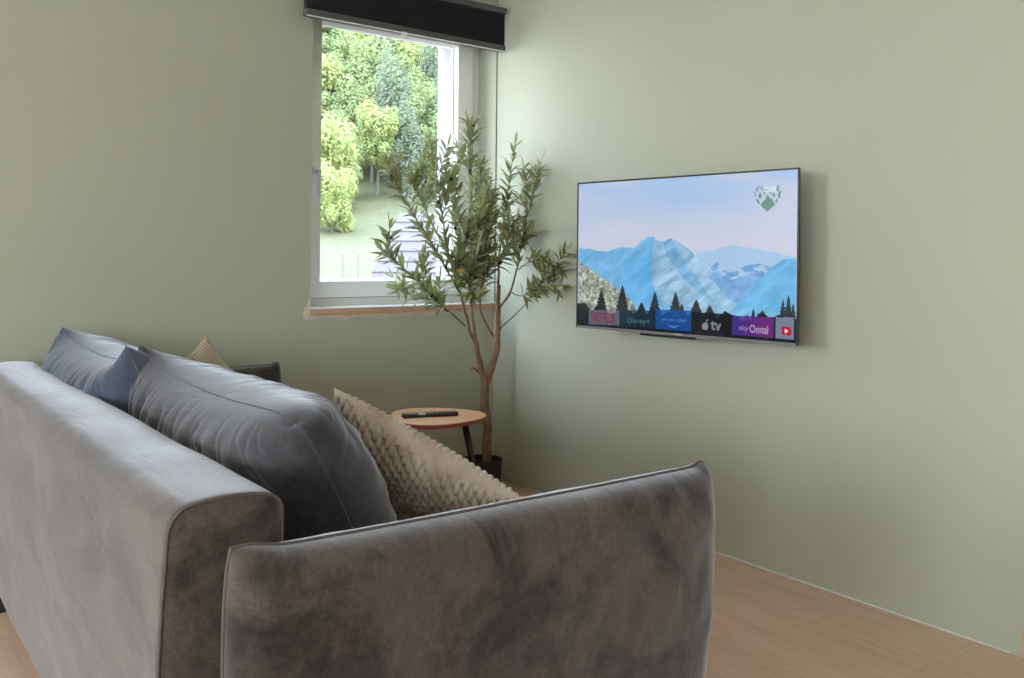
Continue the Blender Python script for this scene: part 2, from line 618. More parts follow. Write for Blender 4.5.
# caulk joints in the corner and along the wall foot
struct(tube('trim_5', [(XW - .001, YW - .001, 0), (XW - .001, YW - .001, .94)], .003, M_CAULK), 'caulk joint in the room corner below the sill')
struct(tube('trim_6', [(XW - .001, YW, .002), (XW - .001, 1.27, .002)], .0035, M_CAULKW), 'pale caulk joint along the wall foot')
struct(boxes('trim_7', [((XW - .004, YW - .002, .99), (XW - .0005, YW + .004, ZC))], mat('joint_dark_grey', (.12, .15, .12, 1), .8)), 'dark joint in the room corner above the sill')  # thin dark grey strip along the corner joint
struct(box('baseboard_right', (XW - .014, YB, 0), (XW, 1.232, .085), M_SILLWOOD, None, .002), 'wooden baseboard that begins at the picture edge')

# ------------------------------------------------------------------ pleated blind
BX0, BX1, BY0, BY1 = 1.786, at_y(505.8, 50, 3.925).x, 3.925, 3.975
bl = empty('pleated_blind', ((BX0 + BX1) / 2, 3.95, 2.38))
tag(bl, 'charcoal pleated blind pulled up above the window', 'blind')
box('headrail', (BX0 - .004, BY0 - .004, 2.585), (BX1 + .004, BY1 + .01, 2.618), M_RAIL, bl, .004)
box('bottom_rail', (BX0, BY0, 2.381), (BX1, BY1, 2.413), M_RAIL, bl, .004)
V, Fc = [], []
npl = 17
zz = [2.413 + (2.585 - 2.413) * k / (2 * npl) for k in range(2 * npl + 1)]
for k, z in enumerate(zz):
    dy = .0 if k % 2 else .009
    V += [(BX0 + .003, BY0 + .004 + dy, z), (BX1 - .003, BY0 + .004 + dy, z), (BX1 - .003, BY1 - .004 - dy, z), (BX0 + .003, BY1 - .004 - dy, z)]
for k in range(2 * npl):
    a = 4 * k
    for j in range(4): Fc.append((a + j, a + (j + 1) % 4, a + 4 + (j + 1) % 4, a + 4 + j))
link_obj('pleated_fabric', mesh('pleats', V, Fc), M_BLIND, bl)
hx = at_y(404, 35, 3.93).x
boxes('pull_tab', [((hx - .014, BY0 - .006, 2.358), (hx + .014, BY0 + .004, 2.383)), ((hx - .022, BY0 - .010, 2.352), (hx + .022, BY0 + .0, 2.360))], M_CHROME, bl, .002)
for x in (BX0 + .15, BX1 - .15):
    box('wall_bracket', (x - .015, BY1 + .008, 2.596), (x + .015, YW, 2.614), M_RAIL, bl)
box('rail_edge_strip', (BX0 + .002, BY0 + .001, 2.3775), (BX1 - .002, BY0 + .008, 2.3815), M_CHROME, bl)

# ------------------------------------------------------------------ television
H_TV = 0.664
dL, dR = F_PX * H_TV / 144.6, F_PX * H_TV / 179.2
TL = EYE + ray(577.5, 183) * dL
BLc = EYE + ray(577.5, 327.6) * dL
TR = EYE + ray(799.5, 167) * dR
zb = (BLc.z + (EYE + ray(797, 346) * dR).z) / 2
zt = (TL.z + TR.z) / 2
L2, R2 = Vector((TL.x, TL.y, 0)), Vector((TR.x, TR.y, 0))
ex = (R2 - L2)
W_TV = ex.length
ex.normalize()                      # left to right as seen
nz = Vector((0, 0, 1)).cross(ex)
if nz.dot(Vector((-1, 0, 0))) < 0: nz = -nz      # towards the room
print('TV', L2, R2, W_TV, zb, zt)
H2 = zt - zb


def tv(u, v, d=0.0):   # u along width in metres, v up from the bottom, d towards the room
    return L2 + ex * u + Vector((0, 0, zb + v)) + nz * d


def tvbox(name, a, b_, m, parent, bev=0.0):
    bm = bmesh.new()
    bx(bm, a, b_, bev)
    for v in bm.verts: v.co = tv(v.co.x, v.co.z, v.co.y)
    return link_obj(name, bm_mesh(name, bm), m, parent)


M_TVB = mat('tv_black_bezel', (0.012, 0.011, 0.016, 1), 0.3)
M_TVS = mat('tv_lower_bezel', (0.16, 0.155, 0.17, 1), 0.3)
tvo = empty('television', tv(W_TV / 2, H2 / 2, -.03))
tag(tvo, 'wall mounted flat screen television showing a mountain lake picture', 'television')
bz = .007
bm = bmesh.new()
bx(bm, (0, -.010, 0), (W_TV, -.003, H2), .002)
bx(bm, (0, -.006, 0), (bz, 0, H2)); bx(bm, (W_TV - bz, -.006, 0), (W_TV, 0, H2)); bx(bm, (0, -.006, H2 - bz), (W_TV, 0, H2))
for v in bm.verts: v.co = tv(v.co.x, v.co.z, v.co.y)
link_obj('casing', bm_mesh('casing', bm), M_TVB, tvo)
tvbox('lower_bezel', (bz, -.006, .0), (W_TV - bz, .0015, .011), M_TVS, tvo, .001)
tvbox('rear_housing', (W_TV * .2, -.062, .04), (W_TV * .8, -.009, H2 * .62), M_TVB, tvo, .012)
tvbox('sensor_bar', (W_TV * .33, -.024, -.011), (W_TV * .58, -.004, .001), M_TVB, tvo, .003)
tvbox('brand_plate', (W_TV * .50, .0015, .004), (W_TV * .53, .0022, .0085), mat('dim_silver', (.45, .45, .48, 1), .3), tvo)
# wall mount: plate on the tv, folding arm, plate on the wall
bm = bmesh.new()
bx(bm, (W_TV * .36, -.072, .12), (W_TV * .64, -.058, .50), .003)
for v in bm.verts: v.co = tv(v.co.x, v.co.z, v.co.y)
mc = tv(W_TV / 2, .32, -.07)
bx(bm, (XW - .02, mc.y - .06, mc.z - .12), (XW, mc.y + .06, mc.z + .12), .003)
bm_a = bm
link_obj('wall_mount', bm_mesh('mount', bm_a), M_BLACK, tvo)
tube('mount_arm', [mc, Vector(((mc.x + XW) / 2, mc.y + .05, mc.z)), Vector((XW - .01, mc.y, mc.z))], .014, M_BLACK, tvo)

# ---- the picture on the screen, painted per vertex (it is the light the screen gives off)
NX, NY = 520, 290
hx_ = np.array([[58, 105], [773, 53], [765, 632], [58, 573]], float)     # where the corners were measured
dst = np.array([[0, 0], [1, 0], [1, 1], [0, 1]], float)
A = []
for (x, y), (u, v) in zip(hx_, dst):
    A.append([x, y, 1, 0, 0, 0, -u * x, -u * y]); A.append([0, 0, 0, x, y, 1, -v * x, -v * y])
Hm = np.append(np.linalg.solve(np.array(A), dst.reshape(-1)), 1).reshape(3, 3)


def uv(pts):
    p = np.c_[np.array(pts, float), np.ones(len(pts))] @ Hm.T
    return p[:, :2] / p[:, 2:]


gu, gv = np.meshgrid((np.arange(NX) + .5) / NX, (np.arange(NY) + .5) / NY)


def fbm(u, v, octs=5, seed=0):
    r = np.random.default_rng(seed)
    out = np.zeros_like(u); amp = 1; fq = 1; tot = 0
    for _ in range(octs):
        n = 64
        g = r.random((n, n))
        x, y = (u * fq) % n, (v * fq) % n
        xi, yi = x.astype(int), y.astype(int)
        fx, fy = x - xi, y - yi
        fx, fy = fx * fx * (3 - 2 * fx), fy * fy * (3 - 2 * fy)
        x1, y1 = (xi + 1) % n, (yi + 1) % n
        out += amp * ((g[yi, xi] * (1 - fx) + g[yi, x1] * fx) * (1 - fy) + (g[y1, xi] * (1 - fx) + g[y1, x1] * fx) * fy)
        tot += amp; amp *= .5; fq *= 2
    return out / tot


def C(*c): return np.array(c, float)


n1 = fbm(gu * 4, gv * 9, 5, 1)
top_c, mid_c, low_c = C(168, 198, 236), C(205, 208, 228), C(190, 205, 232)
t = np.clip(gv / .42, 0, 1)[..., None]
img = top_c * (1 - t) + mid_c * t
t2 = np.clip((gv - .42) / .2, 0, 1)[..., None]
img = img * (1 - t2) + low_c * t2
cl = np.clip((n1 - .48) * 4, 0, 1)[..., None]
img = img * (1 - .45 * cl) + C(216, 210, 224) * .45 * cl
bl_ = np.exp(-((gu - .55) ** 2 / .05 + (gv - .14) ** 2 / .006))[..., None]
img = img * (1 - .4 * bl_) + C(150, 190, 238) * .4 * bl_


def poly_mask(P):
    m = np.zeros(gu.shape, bool)
    n = len(P)
    for i in range(n):
        (x0, y0), (x1, y1) = P[i], P[(i + 1) % n]
        if y0 == y1: continue
        c = ((gv >= min(y0, y1)) & (gv < max(y0, y1)))
        m ^= c & (gu < (x1 - x0) * (gv - y0) / (y1 - y0) + x0)
    return m


def ridge_mask(pts, amp=.006, seed=3, fq=40):
    q = uv(pts)
    y = np.interp(gu[0], q[:, 0], q[:, 1])
    y = y + amp * (fbm(gu[:1] * fq, gu[:1] * 0 + seed, 4, seed)[0] - .5) * 2
    m = gv > y[None, :]
    m &= (gu >= q[0, 0]) & (gu <= q[-1, 0])
    return m, y


def paint(mask, col, alpha=1.0):
    global img
    a = mask[..., None] * alpha
    img = img * (1 - a) + col * a


nn = fbm(gu * 30, gv * 26, 5, 9)
# pale far ridge right
m, y = ridge_mask([(440, 335), (500, 322), (560, 306), (620, 318), (690, 330), (765, 350)], .004, 5)
paint(m, C(165, 200, 236))
m, y = ridge_mask([(455, 400), (480, 385), (510, 366), (540, 388), (575, 392), (600, 375), (640, 368), (680, 378), (765, 400)], .010, 6)
paint(m, (C(120, 172, 222) + (nn[..., None] - .5) * 70))
paint(m & (gv < y + .05) & (nn > .5), C(190, 212, 232), .7)
# main mountain
m, y = ridge_mask([(60, 316), (100, 322), (150, 330), (200, 314), (240, 318), (262, 296), (283, 280), (305, 279), (322, 294), (340, 292), (360, 284), (390, 302),
                   (420, 326), (445, 350), (462, 385), (480, 410), (505, 432), (540, 478), (575, 505), (765, 560)], .008, 7)
rk = fbm(gu * 26 + gv * 22, gv * 10 - gu * 8, 5, 11)
paint(m, C(112, 180, 226) + (rk[..., None] - .5) * 60)
face = poly_mask(uv([(305, 282), (360, 284), (445, 350), (480, 412), (540, 478), (575, 505), (540, 530), (330, 500), (300, 440), (296, 370)]))
paint(m & face, C(150, 192, 222) + (rk[..., None] - .5) * 110)
gul = poly_mask(uv([(360, 286), (330, 295), (350, 350), (400, 420), (470, 480), (500, 500), (440, 410), (395, 350)]))
paint(m & gul, C(115, 172, 216) + (rk[..., None] - .5) * 90, .7)
l2, _ = ridge_mask([(205, 365), (240, 352), (270, 318), (300, 300), (302, 420), (335, 470), (340, 560)], .008, 8)
paint(m & poly_mask(uv([(205, 365), (270, 330), (303, 292), (296, 370), (300, 440), (335, 500), (335, 540), (205, 540)])), C(98, 176, 230) + (rk[..., None] - .5) * 40, .8)
# right mountain
m, y = ridge_mask([(552, 524), (600, 482), (640, 428), (690, 378), (725, 356), (765, 349)], .006, 13)
paint(m, C(105, 182, 232) + (rk[..., None] - .5) * 45)
# haze at the water line
hz_ = np.clip((gv - .80) / .08, 0, 1)[..., None] * .5
img = img * (1 - hz_) + C(196, 214, 228) * hz_
# left scree slope
m, y = ridge_mask([(60, 362), (100, 385), (130, 410), (170, 438), (200, 462), (235, 492), (255, 540), (262, 575)], .010, 15)
sc_ = fbm(gu * 90, gv * 60, 3, 21)
paint(m, C(158, 162, 150) + (sc_[..., None] - .5) * 190)
paint(m & (gv > .84) & (gu < .05), C(92, 84, 60) + (sc_[..., None] - .5) * 60)
# dark forest band, conifers
q = uv([(60, 520), (62, 520)])
fy = .885 - .07 * (fbm(gu[:1] * 16, gu[:1] * 0 + 2, 5, 23)[0] - .5) * 2 - .02
# lower right gap in the middle
forest = gv > fy[None, :]
paint(forest, C(16, 22, 28) + (sc_[..., None] - .5) * 26)
conif = [(78, 498, 40, 560), (135, 455, 20, 560), (203, 440, 22, 560), (265, 497, 20, 560), (308, 462, 22, 570), (375, 462, 22, 570), (395, 500, 16, 570), (442, 488, 28, 580), (485, 506, 26, 580),
         (540, 545, 30, 590), (572, 540, 22, 590), (606, 535, 8, 590), (626, 515, 10, 590), (656, 523, 24, 590), (698, 545, 16, 600), (722, 483, 14, 600), (740, 472, 18, 600), (755, 500, 14, 600)]
for k, (x, yt, hw, yb) in enumerate(conif):
    (tu, tv_), (bu, bv), (ru, _) = uv([(x, yt), (x, yb), (x + hw, yb)])
    hwu = (ru - bu) * 1.35
    f = (gv - tv_) / (bv - tv_)
    jag = .75 + .5 * np.abs(((f * 9 + k * .37) % 1) - .5) + .35 * (sc_ - .5)
    paint((f > 0) & (f < 1) & (np.abs(gu - tu) < hwu * np.clip(f, 0, 1) ** .75 * jag), C(20, 30, 36) + (sc_[..., None] - .5) * 30, .93)


def tile(p, col, alpha, grad=None):
    a = poly_mask(uv(p))
    c = col if grad is None else (col * (1 - grad[..., None]) + C(120, 40, 130) * grad[..., None])
    paint(a, c, alpha)


tile([(95, 522), (193, 524), (194, 574), (95, 570)], C(120, 122, 142), .70)
tile([(197, 522), (305, 524), (305, 583), (197, 576)], C(10, 52, 66), .60)
tile([(310, 520), (425, 524), (425, 592), (310, 584)], C(12, 84, 168), .80)
tile([(430, 528), (553, 536), (553, 603), (430, 594)], C(12, 14, 18), .85)
tile([(558, 540), (692, 545), (691, 614), (558, 604)], C(62, 44, 150), .85, np.clip((gu - .73) / .16, 0, 1))
tile([(698, 545), (757, 546), (756, 620), (697, 614)], C(132, 140, 165), .9)


def tri_raster(V2, T, col, alpha=1.0):
    m = np.zeros(gu.shape, bool)
    for a, b2, c in T:
        pa, pb, pc = V2[a], V2[b2], V2[c]
        u0, u1 = min(pa[0], pb[0], pc[0]), max(pa[0], pb[0], pc[0])
        v0, v1 = min(pa[1], pb[1], pc[1]), max(pa[1], pb[1], pc[1])
        i0, i1_ = max(int(u0 * NX) - 1, 0), min(int(u1 * NX) + 2, NX)
        j0, j1 = max(int(v0 * NY) - 1, 0), min(int(v1 * NY) + 2, NY)
        if i0 >= i1_ or j0 >= j1: continue
        U, Vv = gu[j0:j1, i0:i1_], gv[j0:j1, i0:i1_]
        s = []
        for p, q2 in ((pa, pb), (pb, pc), (pc, pa)):
            s.append((q2[0] - p[0]) * (Vv - p[1]) - (q2[1] - p[1]) * (U - p[0]))
        ins = ((s[0] >= 0) & (s[1] >= 0) & (s[2] >= 0)) | ((s[0] <= 0) & (s[1] <= 0) & (s[2] <= 0))
        m[j0:j1, i0:i1_] |= ins
    paint(m, col, alpha)


def text(body, quad, col, alpha=1.0, bold=0.0):
    """letters stretched into the quad (TL, TR, BR, BL) measured on the photograph"""
    cu = bpy.data.curves.new('t', 'FONT')
    cu.body = body
    cu.offset = bold
    ob = bpy.data.objects.new('t', cu)
    me = bpy.data.meshes.new_from_object(ob)
    me.calc_loop_triangles()
    V = np.array([v.co[:2] for v in me.vertices])
    lo, hi = V.min(0), V.max(0)
    s = (V - lo) / (hi - lo)
    q4 = uv(quad)
    a, b2 = s[:, :1], 1 - s[:, 1:]
    P = (q4[0] * (1 - a) + q4[1] * a) * (1 - b2) + (q4[3] * (1 - a) + q4[2] * a) * b2
    T = [tuple(t_.vertices) for t_ in me.loop_triangles]
    tri_raster(P, T, col, alpha)
    bpy.data.objects.remove(ob)
    bpy.data.curves.remove(cu)
    bpy.data.meshes.remove(me)


text('NETFLIX', [(104, 531), (182, 533), (182, 568), (104, 559)], C(135, 18, 45), 1, .02)
text('Disney+', [(220, 548), (292, 552), (292, 576), (220, 570)], C(88, 130, 140), .9)
text('prime video', [(330, 546), (410, 550), (410, 568), (330, 562)], C(90, 150, 210), .85)
smile = uv([(345, 569), (368, 577), (392, 571), (368, 582)])
tri_raster(smile, [(0, 1, 3), (1, 2, 3)], C(95, 155, 215), .9)
text('tv', [(488, 556), (522, 562), (522, 594), (488, 586)], C(150, 155, 160), .9, .02)
aa = np.linspace(0, 2 * math.pi, 24, endpoint=False)
ap = uv([(472 + 12 * math.cos(t_) * (1 if math.cos(t_) < .55 else .72), 576 + 12 * math.sin(t_)) for t_ in aa])
paint(poly_mask(ap), C(150, 155, 160), .9)
paint(poly_mask(uv([(472, 562), (474, 556), (481, 552), (479, 559)])), C(150, 155, 160), .9)
text('sky', [(580, 572), (610, 574), (610, 594), (580, 591)], C(150, 130, 190), .95, .02)
text('Omtal', [(614, 570), (674, 574), (674, 602), (614, 596)], C(185, 160, 200), .95, .02)
paint(poly_mask(uv([(717, 580), (722, 576), (744, 578), (748, 583), (748, 602), (744, 606), (722, 603), (717, 599)])), C(190, 20, 40))
tri_raster(uv([(728, 583), (728, 600), (740, 592)]), [(0, 1, 2)], C(235, 220, 225))
# crest of the guest house, upper right: lattice of green leaves over a small mountain
G1 = C(96, 146, 128)


def crest(p, col=G1, al=1.0):
    # measured on the enlarged crop (730,160)-(820,220) at 11.3x
    z = [((730 + x / 11.3 - 560) * 3.227, (160 + y_ / 11.3 - 150) * 3.229) for x, y_ in p]
    paint(poly_mask(uv(z)), col, al)


crest([(350, 495), (395, 435), (405, 440), (435, 372), (465, 420), (475, 405), (522, 490), (430, 572)])
crest([(328, 385), (350, 345), (372, 395), (350, 430)])
crest([(383, 340), (402, 300), (420, 345), (402, 385)], C(120, 160, 150))
crest([(300, 320), (318, 280), (345, 278), (325, 330), (310, 350)], C(120, 160, 150))
crest([(283, 350), (290, 335), (308, 385), (296, 405)])
crest([(305, 440), (318, 415), (348, 465), (335, 488)])
crest([(488, 375), (508, 345), (525, 385), (508, 412)])
crest([(520, 450), (540, 415), (552, 440), (535, 478)])
crest([(550, 385), (580, 310), (590, 345), (575, 410), (560, 420)])
crest([(455, 345), (470, 320), (485, 350), (468, 378)], C(120, 160, 150))
crest([(348, 275), (385, 270), (375, 330), (360, 320)], C(135, 170, 165))
crest([(400, 290), (440, 330), (420, 350)], C(110, 150, 140))
crest([(540, 270), (560, 262), (575, 300), (550, 340), (530, 330)], C(120, 160, 150))
zc = lambda x, y_: ((730 + x / 11.3 - 560) * 3.227, (160 + y_ / 11.3 - 150) * 3.229)
text('DSR', [zc(400, 285), zc(545, 275), zc(545, 340), zc(400, 350)], C(225, 235, 245), 1, .03)
img = np.clip(img, 0, 255) / 255.0
imgl = np.where(img <= .04045, img / 12.92, ((img + .055) / 1.055) ** 2.4)
# mesh: one vertex per sample
u0, u1 = bz, W_TV - bz
v0, v1 = .011, H2 - bz
verts = np.zeros((NY, NX, 3))
uu = u0 + gu * (u1 - u0)
vv = v1 - gv * (v1 - v0)
# stretch so that the outermost samples reach the bezel
uu = u0 + (gu - gu.min()) / (gu.max() - gu.min()) * (u1 - u0)
vv = v1 - (gv - gv.min()) / (gv.max() - gv.min()) * (v1 - v0)
for i in range(3):
    verts[..., i] = L2[i] + ex[i] * uu + nz[i] * (-.0015)
verts[..., 2] += zb + vv
idx = np.arange(NX * NY).reshape(NY, NX)
faces = np.stack([idx[1:, :-1], idx[1:, 1:], idx[:-1, 1:], idx[:-1, :-1]], -1).reshape(-1, 4)
me = bpy.data.meshes.new('screen')
me.from_pydata(verts.reshape(-1, 3).tolist(), [], faces.tolist())
ca = me.color_attributes.new('picture', 'FLOAT_COLOR', 'POINT')
ca.data.foreach_set('color', np.concatenate([imgl.reshape(-1, 3), np.ones((NX * NY, 1))], 1).astype(np.float32).ravel())
me.update()
m = mat('screen_picture', (0.01, 0.01, 0.012, 1), 0.06)
N, L, b = nodes(m)
at = N.new('ShaderNodeAttribute')
at.attribute_name = 'picture'
L.new(at.outputs['Color'], b.inputs['Emission Color'])
b.inputs['Emission Strength'].default_value = 0.92
link_obj('screen', me, m, tvo, smooth=True)


# ------------------------------------------------------------------ soft shapes
def soft_panel(name, C0, U, V_, Nn, hw, hh, ht, parent, material, n=3.0, q=.5, corner=0.03, pinch=0.0, res=(60, 40), wr=0.0, wseed=0, disp=None, outline=None,
               wfun=None, cp=6, taper=0.0):
    """stuffed panel: front and back shells that meet in a seam; U, V_, Nn are unit axes"""
    nu, nv = res
    Vt, Fc = [], []
    U, V_, Nn = Vector(U).normalized(), Vector(V_).normalized(), Vector(Nn).normalized()
    lay = {}
    for side in (1, -1):
        for j in range(nv + 1):
            for i in range(nu + 1):
                # denser near the rim
                s = math.sin((i / nu - .5) * math.pi); t_ = math.sin((j / nv - .5) * math.pi)
                edge = i in (0, nu) or j in (0, nv)
                if side == -1 and edge:
                    lay[(side, i, j)] = lay[(1, i, j)]
                    continue
                th = ht * max(0, (1 - abs(s) ** (2 * n)) * (1 - abs(t_) ** (2 * n))) ** q
                # pinch the middle of the edges inwards -> corners stand out
                a = s * (hw - pinch * (1 - t_ * t_) * abs(s) ** 2 - corner * abs(t_) ** cp * abs(s) ** cp * 1.0)
                b2 = t_ * (hh - pinch * (1 - s * s) * abs(t_) ** 2 - corner * abs(s) ** cp * abs(t_) ** cp * 1.0)
                if outline: a, b2 = outline(s, t_, a, b2)
                th *= 1 - taper * max(0, t_) ** 1.5
                if wfun: th += wfun(s, t_, side) * (0 if edge else 1)
                elif wr and not edge:
                    th += wr * (noise.noise(Vector((a * 7 + wseed, b2 * 7, side * 3.0))) + .5 * noise.noise(Vector((a * 19 + wseed, b2 * 11, side * 3.0)))) * min(1, th / (ht * .5))
                if disp and not edge: th += disp(a, b2, side) * min(1, th / (ht * .22))
                lay[(side, i, j)] = len(Vt)
                Vt.append(Vector(C0) + U * a + V_ * b2 + Nn * side * th)
    for side in (1, -1):
        for j in range(nv):
            for i in range(nu):
                f = (lay[(side, i, j)], lay[(side, i + 1, j)], lay[(side, i + 1, j + 1)], lay[(side, i, j + 1)])
                Fc.append(f if side == 1 else f[::-1])
    o = link_obj(name, mesh(name, Vt, Fc), material, parent, smooth=True)
    rim = [Vt[lay[(1, i, 0)]] for i in range(nu)] + [Vt[lay[(1, nu, j)]] for j in range(nv)] + \
          [Vt[lay[(1, i, nv)]] for i in range(nu, 0, -1)] + [Vt[lay[(1, 0, j)]] for j in range(nv, 0, -1)]
    return o, rim


# ------------------------------------------------------------------ sofa
sofa = empty('sofa', (1.1, 2.7, 0))
tag(sofa, 'large grey brown velvet sofa with its back to the camera side', 'sofa')
SY0, SY1 = 1.585, 4.02
BZ0, BZ1 = .058, .80
BXO, BXI = .475, .684

# backrest: rounded profile swept along y
prof = []


def arc(cx, cz, r, a0, a1, n=8):
    for k in range(n + 1):
        a = math.radians(a0 + (a1 - a0) * k / n)
        prof.append((cx + r * math.cos(a), cz + r * math.sin(a)))


def segm(x0, z0, x1, z1, n):
    for k in range(1, n):
        t_ = k / n
        prof.append((x0 + (x1 - x0) * t_, z0 + (z1 - z0) * t_))


ro = .038
arc(BXO + .03, BZ0 + .03, .03, 270, 180, 4)
segm(BXO, BZ0 + .03, BXO, BZ1 - ro, 40)
arc(BXO + ro, BZ1 - ro, ro, 180, 90, 8)
segm(BXO + ro, BZ1, BXI - .03, BZ1, 5)
arc(BXI - .03, BZ1 - .03, .03, 90, 0, 5)
segm(BXI, BZ1 - .03, BXI, BZ0 + .01, 10)
arc(BXI - .01, BZ0 + .01, .01, 0, -90, 2)
NP = len(prof)
cxm, czm = (BXO + BXI) / 2, (BZ0 + BZ1) / 2
Vt, Fc = [], []
NS = 160
for j in range(NS + 1):
    y = SY0 + (SY1 - SY0) * j / NS
    en = min(1, min(j, NS - j) / 1.0)
    shr = 0.0 if 0 < j < NS else .012
    for (x, z) in prof:
        dx, dz = 0, 0
        # slight crown across the top and bulge of the outer side
        fx = (x - BXO) / (BXI - BXO)
        fz = (z - BZ0) / (BZ1 - BZ0)
        crown = .012 * math.sin(math.pi * min(1, max(0, fx))) * (1 if fz > .9 else 0)
        bulge = -.018 * math.sin(math.pi * min(1, max(0, fz))) * (1 if fx < .3 else 0)
        w = noise.noise(Vector((x * 4, y * 1.6, z * 4))) * .010 + noise.noise(Vector((x * 7, y * 3 + z * 4, z * 8 - y * 2))) * .004
        w *= min(1, min(j, NS - j) / 6)
        nx_ = -1 if fx < .25 else 0
        nzv = 1 if fz > .93 else 0
        xx = x + bulge + w * nx_
        zz_ = z + crown + w * nzv
        xx = cxm + (xx - cxm) * (1 - shr * 1.0)
        zz_ = czm + (zz_ - czm) * (1 - shr * .5)
        Vt.append((xx, y, zz_))
for j in range(NS):
    for k in range(NP):
        a, b2 = j * NP + k, j * NP + (k + 1) % NP
        Fc.append((a, b2, b2 + NP, a + NP))


def cap_ring(j, y, sgn):
    base = j * NP
    prev = list(range(base, base + NP))
    for s, dy in ((.80, .006), (.5, .010), (.2, .012)):
        ring_ = []
        for k in range(NP):
            x, yy, z = Vt[base + k]
            ring_.append(len(Vt))
            Vt.append((cxm + (x - cxm) * s, yy + sgn * dy, czm + (z - czm) * (1 - (1 - s) * .55)))
        for k in range(NP):
            f = (prev[k], prev[(k + 1) % NP], ring_[(k + 1) % NP], ring_[k])
            Fc.append(f)
        prev = ring_
    Fc.append(tuple(prev))


cap_ring(0, SY0, -1)
cap_ring(NS, SY1, 1)
bm = bmesh.new()
me = mesh('backrest', Vt, Fc)
bm.from_mesh(me)
link_obj('backrest', bm_mesh('backrest', bm), M_SOFA, sofa, smooth=True)
# seam piping round the near end of the back
tube('piping', [(Vt[k][0], SY0 + .001, Vt[k][2]) for k in range(NP)], .0035, M_PIPE, sofa, 6, closed=True)

# armrests
AXL, AXR = .528, 1.742
ACX, AHW = (AXL + AXR) / 2, (AXR - AXL) / 2
AZ0, AZ1 = .10, .750


def arm_outline(s, t_, a, b2):
    # lower front end runs slightly inwards, top corner stands up, top dips a little
    f = (1 - t_) / 2
    if s > 0: a -= s ** 2 * (.055 * f ** 1.6) - s ** 2 * .012 * math.sin(math.pi * f)
    if t_ > 0:
        b2 += t_ ** 3 * (.010 * abs(s) ** 8 - .012 * (1 - s * s)) - .012 * t_ ** 3 * max(0, s)
        b2 += t_ ** 3 * (.008 * math.exp(-((s - .975) / .03) ** 2) + .010 * math.exp(-((s + .95) / .08) ** 2))
    return a, b2


for yy in (1.462, 3.945):
    o, rim = soft_panel('armrest', (ACX if yy < 2 else ACX - .03, yy, (AZ0 + AZ1) / 2), (1, 0, 0), (0, 0, 1), (0, -1, 0), AHW if yy < 2 else AHW - .03, (AZ1 - AZ0) / 2, .088 if yy < 2 else .07, sofa, M_SOFA,
                        n=5, q=.5, corner=.012, pinch=.0, res=(120, 70), wr=.006, wseed=yy, outline=arm_outline)
    tube('armrest_piping', rim[::1], .0042, M_PIPE, o, 6, closed=True)
# seat base and seat cushions
boxes('seat_base', [((BXI - .02, 1.53, .09), (1.66, 3.90, .27))], M_SOFA, sofa, .02)
for y0, y1 in ((1.555, 2.70), (2.71, 3.87)):
    soft_panel('seat_cushion', ((.69 + 1.69) / 2, (y0 + y1) / 2, .355), (1, 0, 0), (0, 1, 0), (0, 0, 1), .50, (y1 - y0) / 2, .085, sofa, M_SOFA, n=6, q=.5, corner=.01,
               res=(40, 40), wr=.006)
for x, y in ((.56, 1.72), (.56, 3.80), (1.60, 1.62), (1.60, 3.82)):
    lathe('leg', [(.018, 0), (.022, .095)], (x, y, 0), M_BLACK, sofa, 16)


